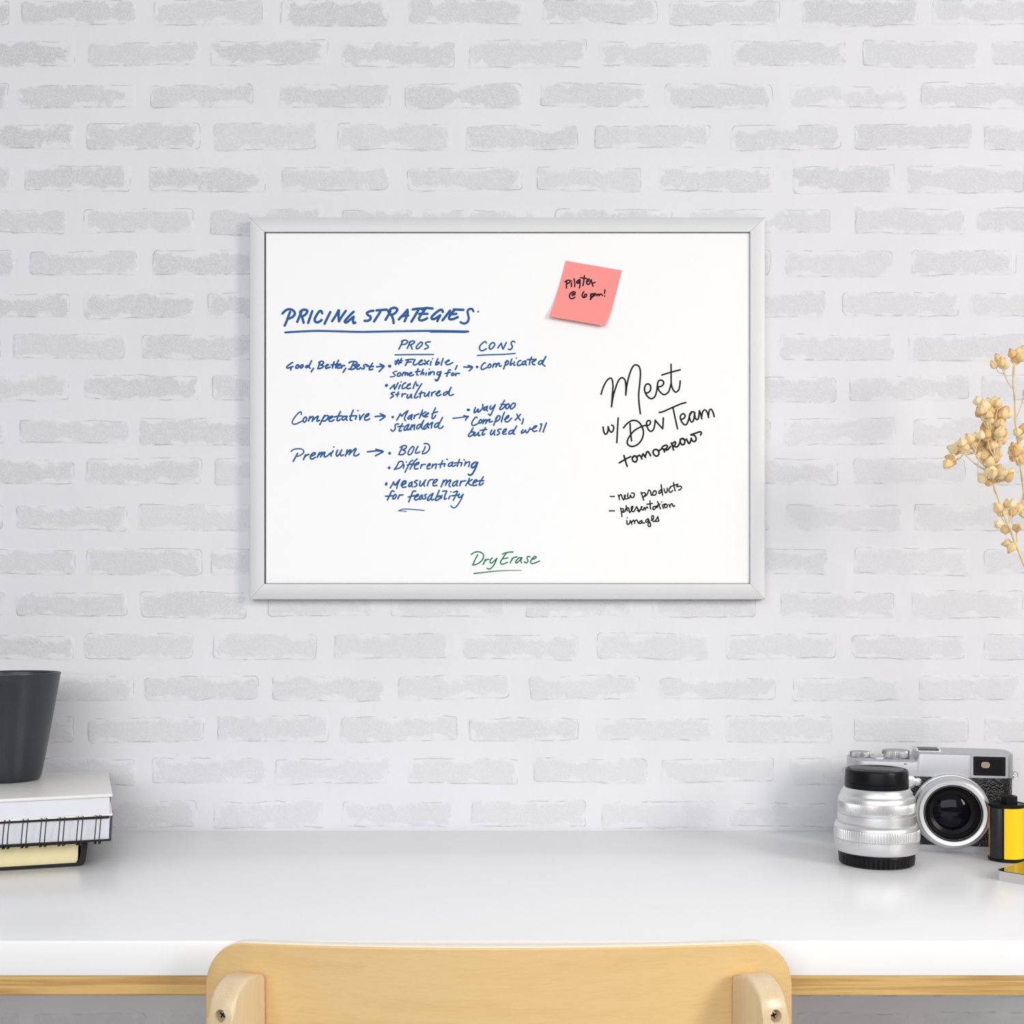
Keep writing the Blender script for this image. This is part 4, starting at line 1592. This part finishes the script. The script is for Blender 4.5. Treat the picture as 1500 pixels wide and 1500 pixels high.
for sd in (-1, 1):
    pth = [Vector((sd * (HW + 0.0028) + 0.0034 * math.cos(2 * math.pi * i / 20) * 0.8, -0.008, 0.0722 + 0.0038 * math.sin(2 * math.pi * i / 20))) for i in range(20)]
    V, F = merge([tube_data(pth, 0.0007, 7, True), tube_data([(sd * (HW - 0.002), -0.008, 0.0722), (sd * (HW + 0.0018), -0.008, 0.0722)], 0.0020, 12)])
    mesh_obj('strap_lug', V, F, M_SILVER2, cmr, 50)

# ------------------------------------------------------------------ film canister
FX, FD = (1474.5 - 750) * 1.110 / FPX, 1.110
film = empty('film_canister', (FX, FD - CAMD, DESK), 0, 'small film roll with a yellow and black label in front of the camera', 'film roll')
va = math.atan2(-FD, -FX)            # direction back to the viewer


def canister():
    seg, r_ = 96, 0.0155
    V, F, I = [], [], []
    zs_ = [0.0028, 0.0500]
    for z in zs_:
        for i in range(seg):
            a_ = va + 2 * math.pi * i / seg
            V.append((r_ * math.cos(a_), r_ * math.sin(a_), z))
    for i in range(seg):
        j = (i + 1) % seg
        F.append([i, j, seg + j, seg + i])
        al = (i + 0.5) * 360.0 / seg
        al = al - 360 if al > 180 else al
        if al < -66:
            I.append(2)
        elif al < -8:
            I.append(1)
        elif al < 120:
            I.append(0)
        else:
            I.append(2)
    return mesh_obj('shell', V, F, None, film, 40, [M_YELLOW, M_PLASTIC, M_GOLD], I, label='yellow, black and gold wrapped shell')


canister()
for z0, z1 in ((0.0, 0.0032), (0.0496, 0.0530)):
    lathe('end_cap', [(0, z0), (0.0158, z0), (0.0164, z0 + .0005), (0.0164, z1 - .0008), (0.0158, z1), (0.0150, z1), (0.0146, z1 - 0.0006), (0, z1 - 0.0006)], M_PLASTIC, film, 64, 35)
lathe('spool', [(0, 0.052), (0.0074, 0.052), (0.0074, 0.0592), (0.0068, 0.0598), (0.0050, 0.0598), (0.0046, 0.0570), (0, 0.0570)], M_PLASTIC, film, 40, 35, loc=(0.0018, -0.0008, 0))
# felt lined film slot: a raised lip down the side
la = va - R(37)
cdir, tdir = Vector((math.cos(la), math.sin(la), 0)), Vector((-math.sin(la), math.cos(la), 0))


def lipmap(co):
    return cdir * (0.0146 + co.y) + tdir * co.x + Vector((0, 0, co.z))


prism('film_slot', [(-.0062, 0), (-.0046, .0022), (-.0030, .0032), (.0030, .0032), (.0050, .0020), (.0062, 0)], 0.0032, 0.0496, M_PLASTIC2, film, 0.0006, 2, 40, lipmap, label='dark raised film slot')

# ------------------------------------------------------------------ phone
ph = empty('phone', (0.4146, -0.2335, DESK), R(42), 'silver edged phone with a black screen lying at the right edge', 'phone')
prism('body', rrect(0, 0.070, -0.140, 0, 0.0075, 10), 0.0, 0.0082, M_PHONE, ph, 0.0026, 4)
prism('screen', rrect(0.0011, 0.0689, -0.1389, -0.0011, 0.0066, 10), 0.0080, 0.00855, M_PHONEGLASS, ph, 0.0002, 1, label='black glass screen')

# ------------------------------------------------------------------ dried flowers in a vase just outside the picture
vz = empty('vase', (0.5275, -0.150, DESK), 0, 'small white vase holding the dried flowers', 'vase')
lathe('body', [(0, 0), (0.022, 0), (0.024, 0.001), (0.031, 0.03), (0.033, 0.06), (0.028, 0.095), (0.016, 0.120), (0.0125, 0.135), (0.0145, 0.150), (0.0130, 0.150), (0.0105, 0.135), (0.014, 0.118), (0.026, 0.09), (0.029, 0.06), (0.021, 0.006), (0, 0.005)], M_VASE, vz, 64, 50)


def bud_mesh(name, mat, L_, r_, seed):
    rnd = random.Random(seed)
    V, F = [], []
    nz_, seg = 9, 24
    ang = [rnd.uniform(0, 6.28) for _ in range(3)]
    for j in range(nz_ + 1):
        f = j / nz_
        rr = r_ * (math.sin(math.pi * f ** 0.72) ** 0.75 if 0 < f < 1 else 0) + (0.0004 if f == 0 else 0)
        for i in range(seg):
            a_ = 2 * math.pi * i / seg
            lobe = 1 + 0.13 * math.cos(5 * a_ + ang[0]) * math.sin(math.pi * f) + 0.05 * math.cos(3 * a_ + ang[1])
            V.append((rr * lobe * math.cos(a_), rr * lobe * math.sin(a_), L_ * f + (0.0009 * math.cos(5 * a_ + ang[0]) if f > .8 else 0)))
    for j in range(nz_):
        for i in range(seg):
            F.append([j * seg + i, j * seg + (i + 1) % seg, (j + 1) * seg + (i + 1) % seg, (j + 1) * seg + i])
    F.append([i for i in range(seg)][::-1])
    F.append([nz_ * seg + i for i in range(seg)])
    me = bpy.data.meshes.new(name)
    me.from_pydata(V, [], F)
    me.materials.append(mat)
    for p in me.polygons:
        p.use_smooth = True
    me.update()
    return me


BUDS = [bud_mesh('seed_head', M_BUD, 0.0092, 0.0037, 1), bud_mesh('seed_head', M_BUD2, 0.0086, 0.0040, 2), bud_mesh('seed_head', M_BUD3, 0.0090, 0.0035, 3), bud_mesh('seed_head', M_BUD, 0.0080, 0.0038, 4)]


def flower(name, label, stem_px, clusters, d0, seed):
    rnd = random.Random(seed)
    root = stem_px[-1]
    rp = at(root[0], root[1], root[2])
    fl_ = empty(name, rp, 0, label, 'dried flower', 'dried flower stems at the right edge')
    L3 = lambda p: Vector(p) - rp
    path = smooth_path([L3(at(*p)) for p in stem_px], 0.004)
    n = len(path)
    rads = [0.0008 + 0.0012 * (i / (n - 1)) for i in range(n)]
    v, f = tube_data(path, rads, 8)
    mesh_obj('stem', v, f, M_STEM, fl_, 60)
    for c in clusters:
        node, heads = c
        base = L3(at(node[0], node[1], node[2] if len(node) > 2 else d0))
        # the node sits on the stem nearest to it
        near = path[min(n - 1, min(range(n), key=lambda i: (path[i] - base).length) + 3)]
        tw = []
        hub = base
        if True:
            mid = near.lerp(base, 0.5) + Vector((0, rnd.uniform(-.002, .002), -0.001))
            tw.append(tube_data(smooth_path([near, mid, base], 0.004), 0.0007, 6))
        for h in heads:
            dd = d0 + (h[2] if len(h) > 2 else rnd.uniform(-0.016, 0.016))
            p = L3(at(h[0], h[1], dd))
            d_ = p - hub
            dirv = (d_.normalized() + Vector((rnd.uniform(-.35, .35), rnd.uniform(-.5, .2), rnd.uniform(-.1, .4)))).normalized()
            sc = rnd.uniform(0.95, 1.25)
            start = p - dirv * 0.0045 * sc
            m1 = hub.lerp(start, 0.55) + Vector((rnd.uniform(-.002, .002), rnd.uniform(-.002, .002), rnd.uniform(-.002, 0)))
            tw.append(tube_data(smooth_path([hub, m1, start], 0.004), 0.00042, 5))
            o = bpy.data.objects.new('seed_head', rnd.choice(BUDS))
            o.parent = fl_
            o.location = start
            o.rotation_euler = dirv.to_track_quat('Z', 'Y').to_euler()
            o.scale = (sc, sc, sc)
            COL.objects.link(o)
        v, f = merge(tw)
        mesh_obj('twig', v, f, M_STEM, fl_, 60)
    return fl_


def blob(cx, cy, rx, ry, n, seed, rot=0.0):
    rnd = random.Random(seed)
    out = []
    tries = 0
    while len(out) < n and tries < 4000:
        tries += 1
        a_, r_ = rnd.uniform(0, 6.283), math.sqrt(rnd.random())
        x_, y_ = r_ * math.cos(a_) * rx, r_ * math.sin(a_) * ry
        x_, y_ = x_ * math.cos(rot) - y_ * math.sin(rot), x_ * math.sin(rot) + y_ * math.cos(rot)
        p = (cx + x_, cy + y_)
        if all((p[0] - q_[0]) ** 2 + (p[1] - q_[1]) ** 2 > 30 for q_ in out):
            out.append(p)
    return out


D1 = 1.088
stem1 = [(1443, 682, D1 - .01), (1449, 692, D1), (1456.7, 713, D1), (1463.5, 734, D1), (1472.6, 759, D1), (1478, 771, D1), (1487, 795, D1), (1500, 827, D1), (1525, 890, D1 + .005), (1552, 960, 1.107), (1568, 1020, 1.110), (1575, 1095, 1.110)]
cl1 = [
    ((1428, 664, D1 - .01), [(1395, 657), (1403, 652), (1401, 661), (1409, 647), (1412, 656), (1419, 642), (1424, 650), (1428, 640), (1433, 647), (1415, 650), (1440, 650), (1437, 637)]),
    ((1412, 664, D1 - .01), [(1391, 671), (1394, 678), (1387, 681)]),
    ((1452, 640, D1 - .01), [(1432, 587)] + blob(1455, 603, 23, 14, 20, 5, 0.1)),
    ((1458, 672, D1 - .015), blob(1456, 634, 18, 20, 22, 6)),
    ((1448, 680, D1 - .012), blob(1448, 664, 18, 12, 12, 8)),
    ((1455, 708, D1), [(1439, 700), (1447, 706)] + blob(1466, 692, 20, 9, 10, 9)),
    ((1478, 768, D1), [(1461, 743), (1467, 749), (1475, 738), (1483, 737), (1483, 750)]),
    ((1474, 762, D1), [(1462, 768), (1473, 777)]),
    ((1487, 793, D1), [(1474, 796), (1481, 803)]),
    ((1489, 776, D1), [(1490, 773)]),
]
flower('dried_flower', 'dried tan flower stem with dense clusters of seed heads, nearest the whiteboard', stem1, cl1, D1, 21)
D2 = 1.132
stem2 = [(1486, 527, D2), (1484, 545, D2), (1485, 570, D2), (1487, 600, D2), (1488, 625, D2), (1491, 648, D2), (1497, 700, D2), (1508, 770, D2), (1528, 860, D2), (1556, 960, 1.116), (1572, 1020, 1.113), (1580, 1095, 1.114)]
cl2 = [
    ((1472, 548, D2), [(1456, 534, 0), (1463, 525, 0.004), (1467, 530, -0.004), (1471, 533, 0.003)]),
    ((1486, 533, D2), [(1482, 518, 0), (1489, 526, 0.002), (1492, 515, 0.004), (1497, 522, -.003), (1503, 519, 0), (1498, 512, 0.006)]),
    ((1497, 590, D2), [(1506, 575), (1511, 583), (1514, 570)]),
    ((1491, 650, D2), [(1490, 632), (1496, 637), (1499, 627), (1505, 634)]),
    ((1494, 682, D2 - .01), blob(1492, 664, 13, 12, 9, 14) + [(1512, 668), (1509, 655)]),
    ((1500, 718, D2), [(1498, 742), (1492, 745), (1499, 754), (1507, 748)]),
]
flower('dried_flower', 'slender dried tan flower stem rising tallest at the right edge', stem2, cl2, D2, 22)
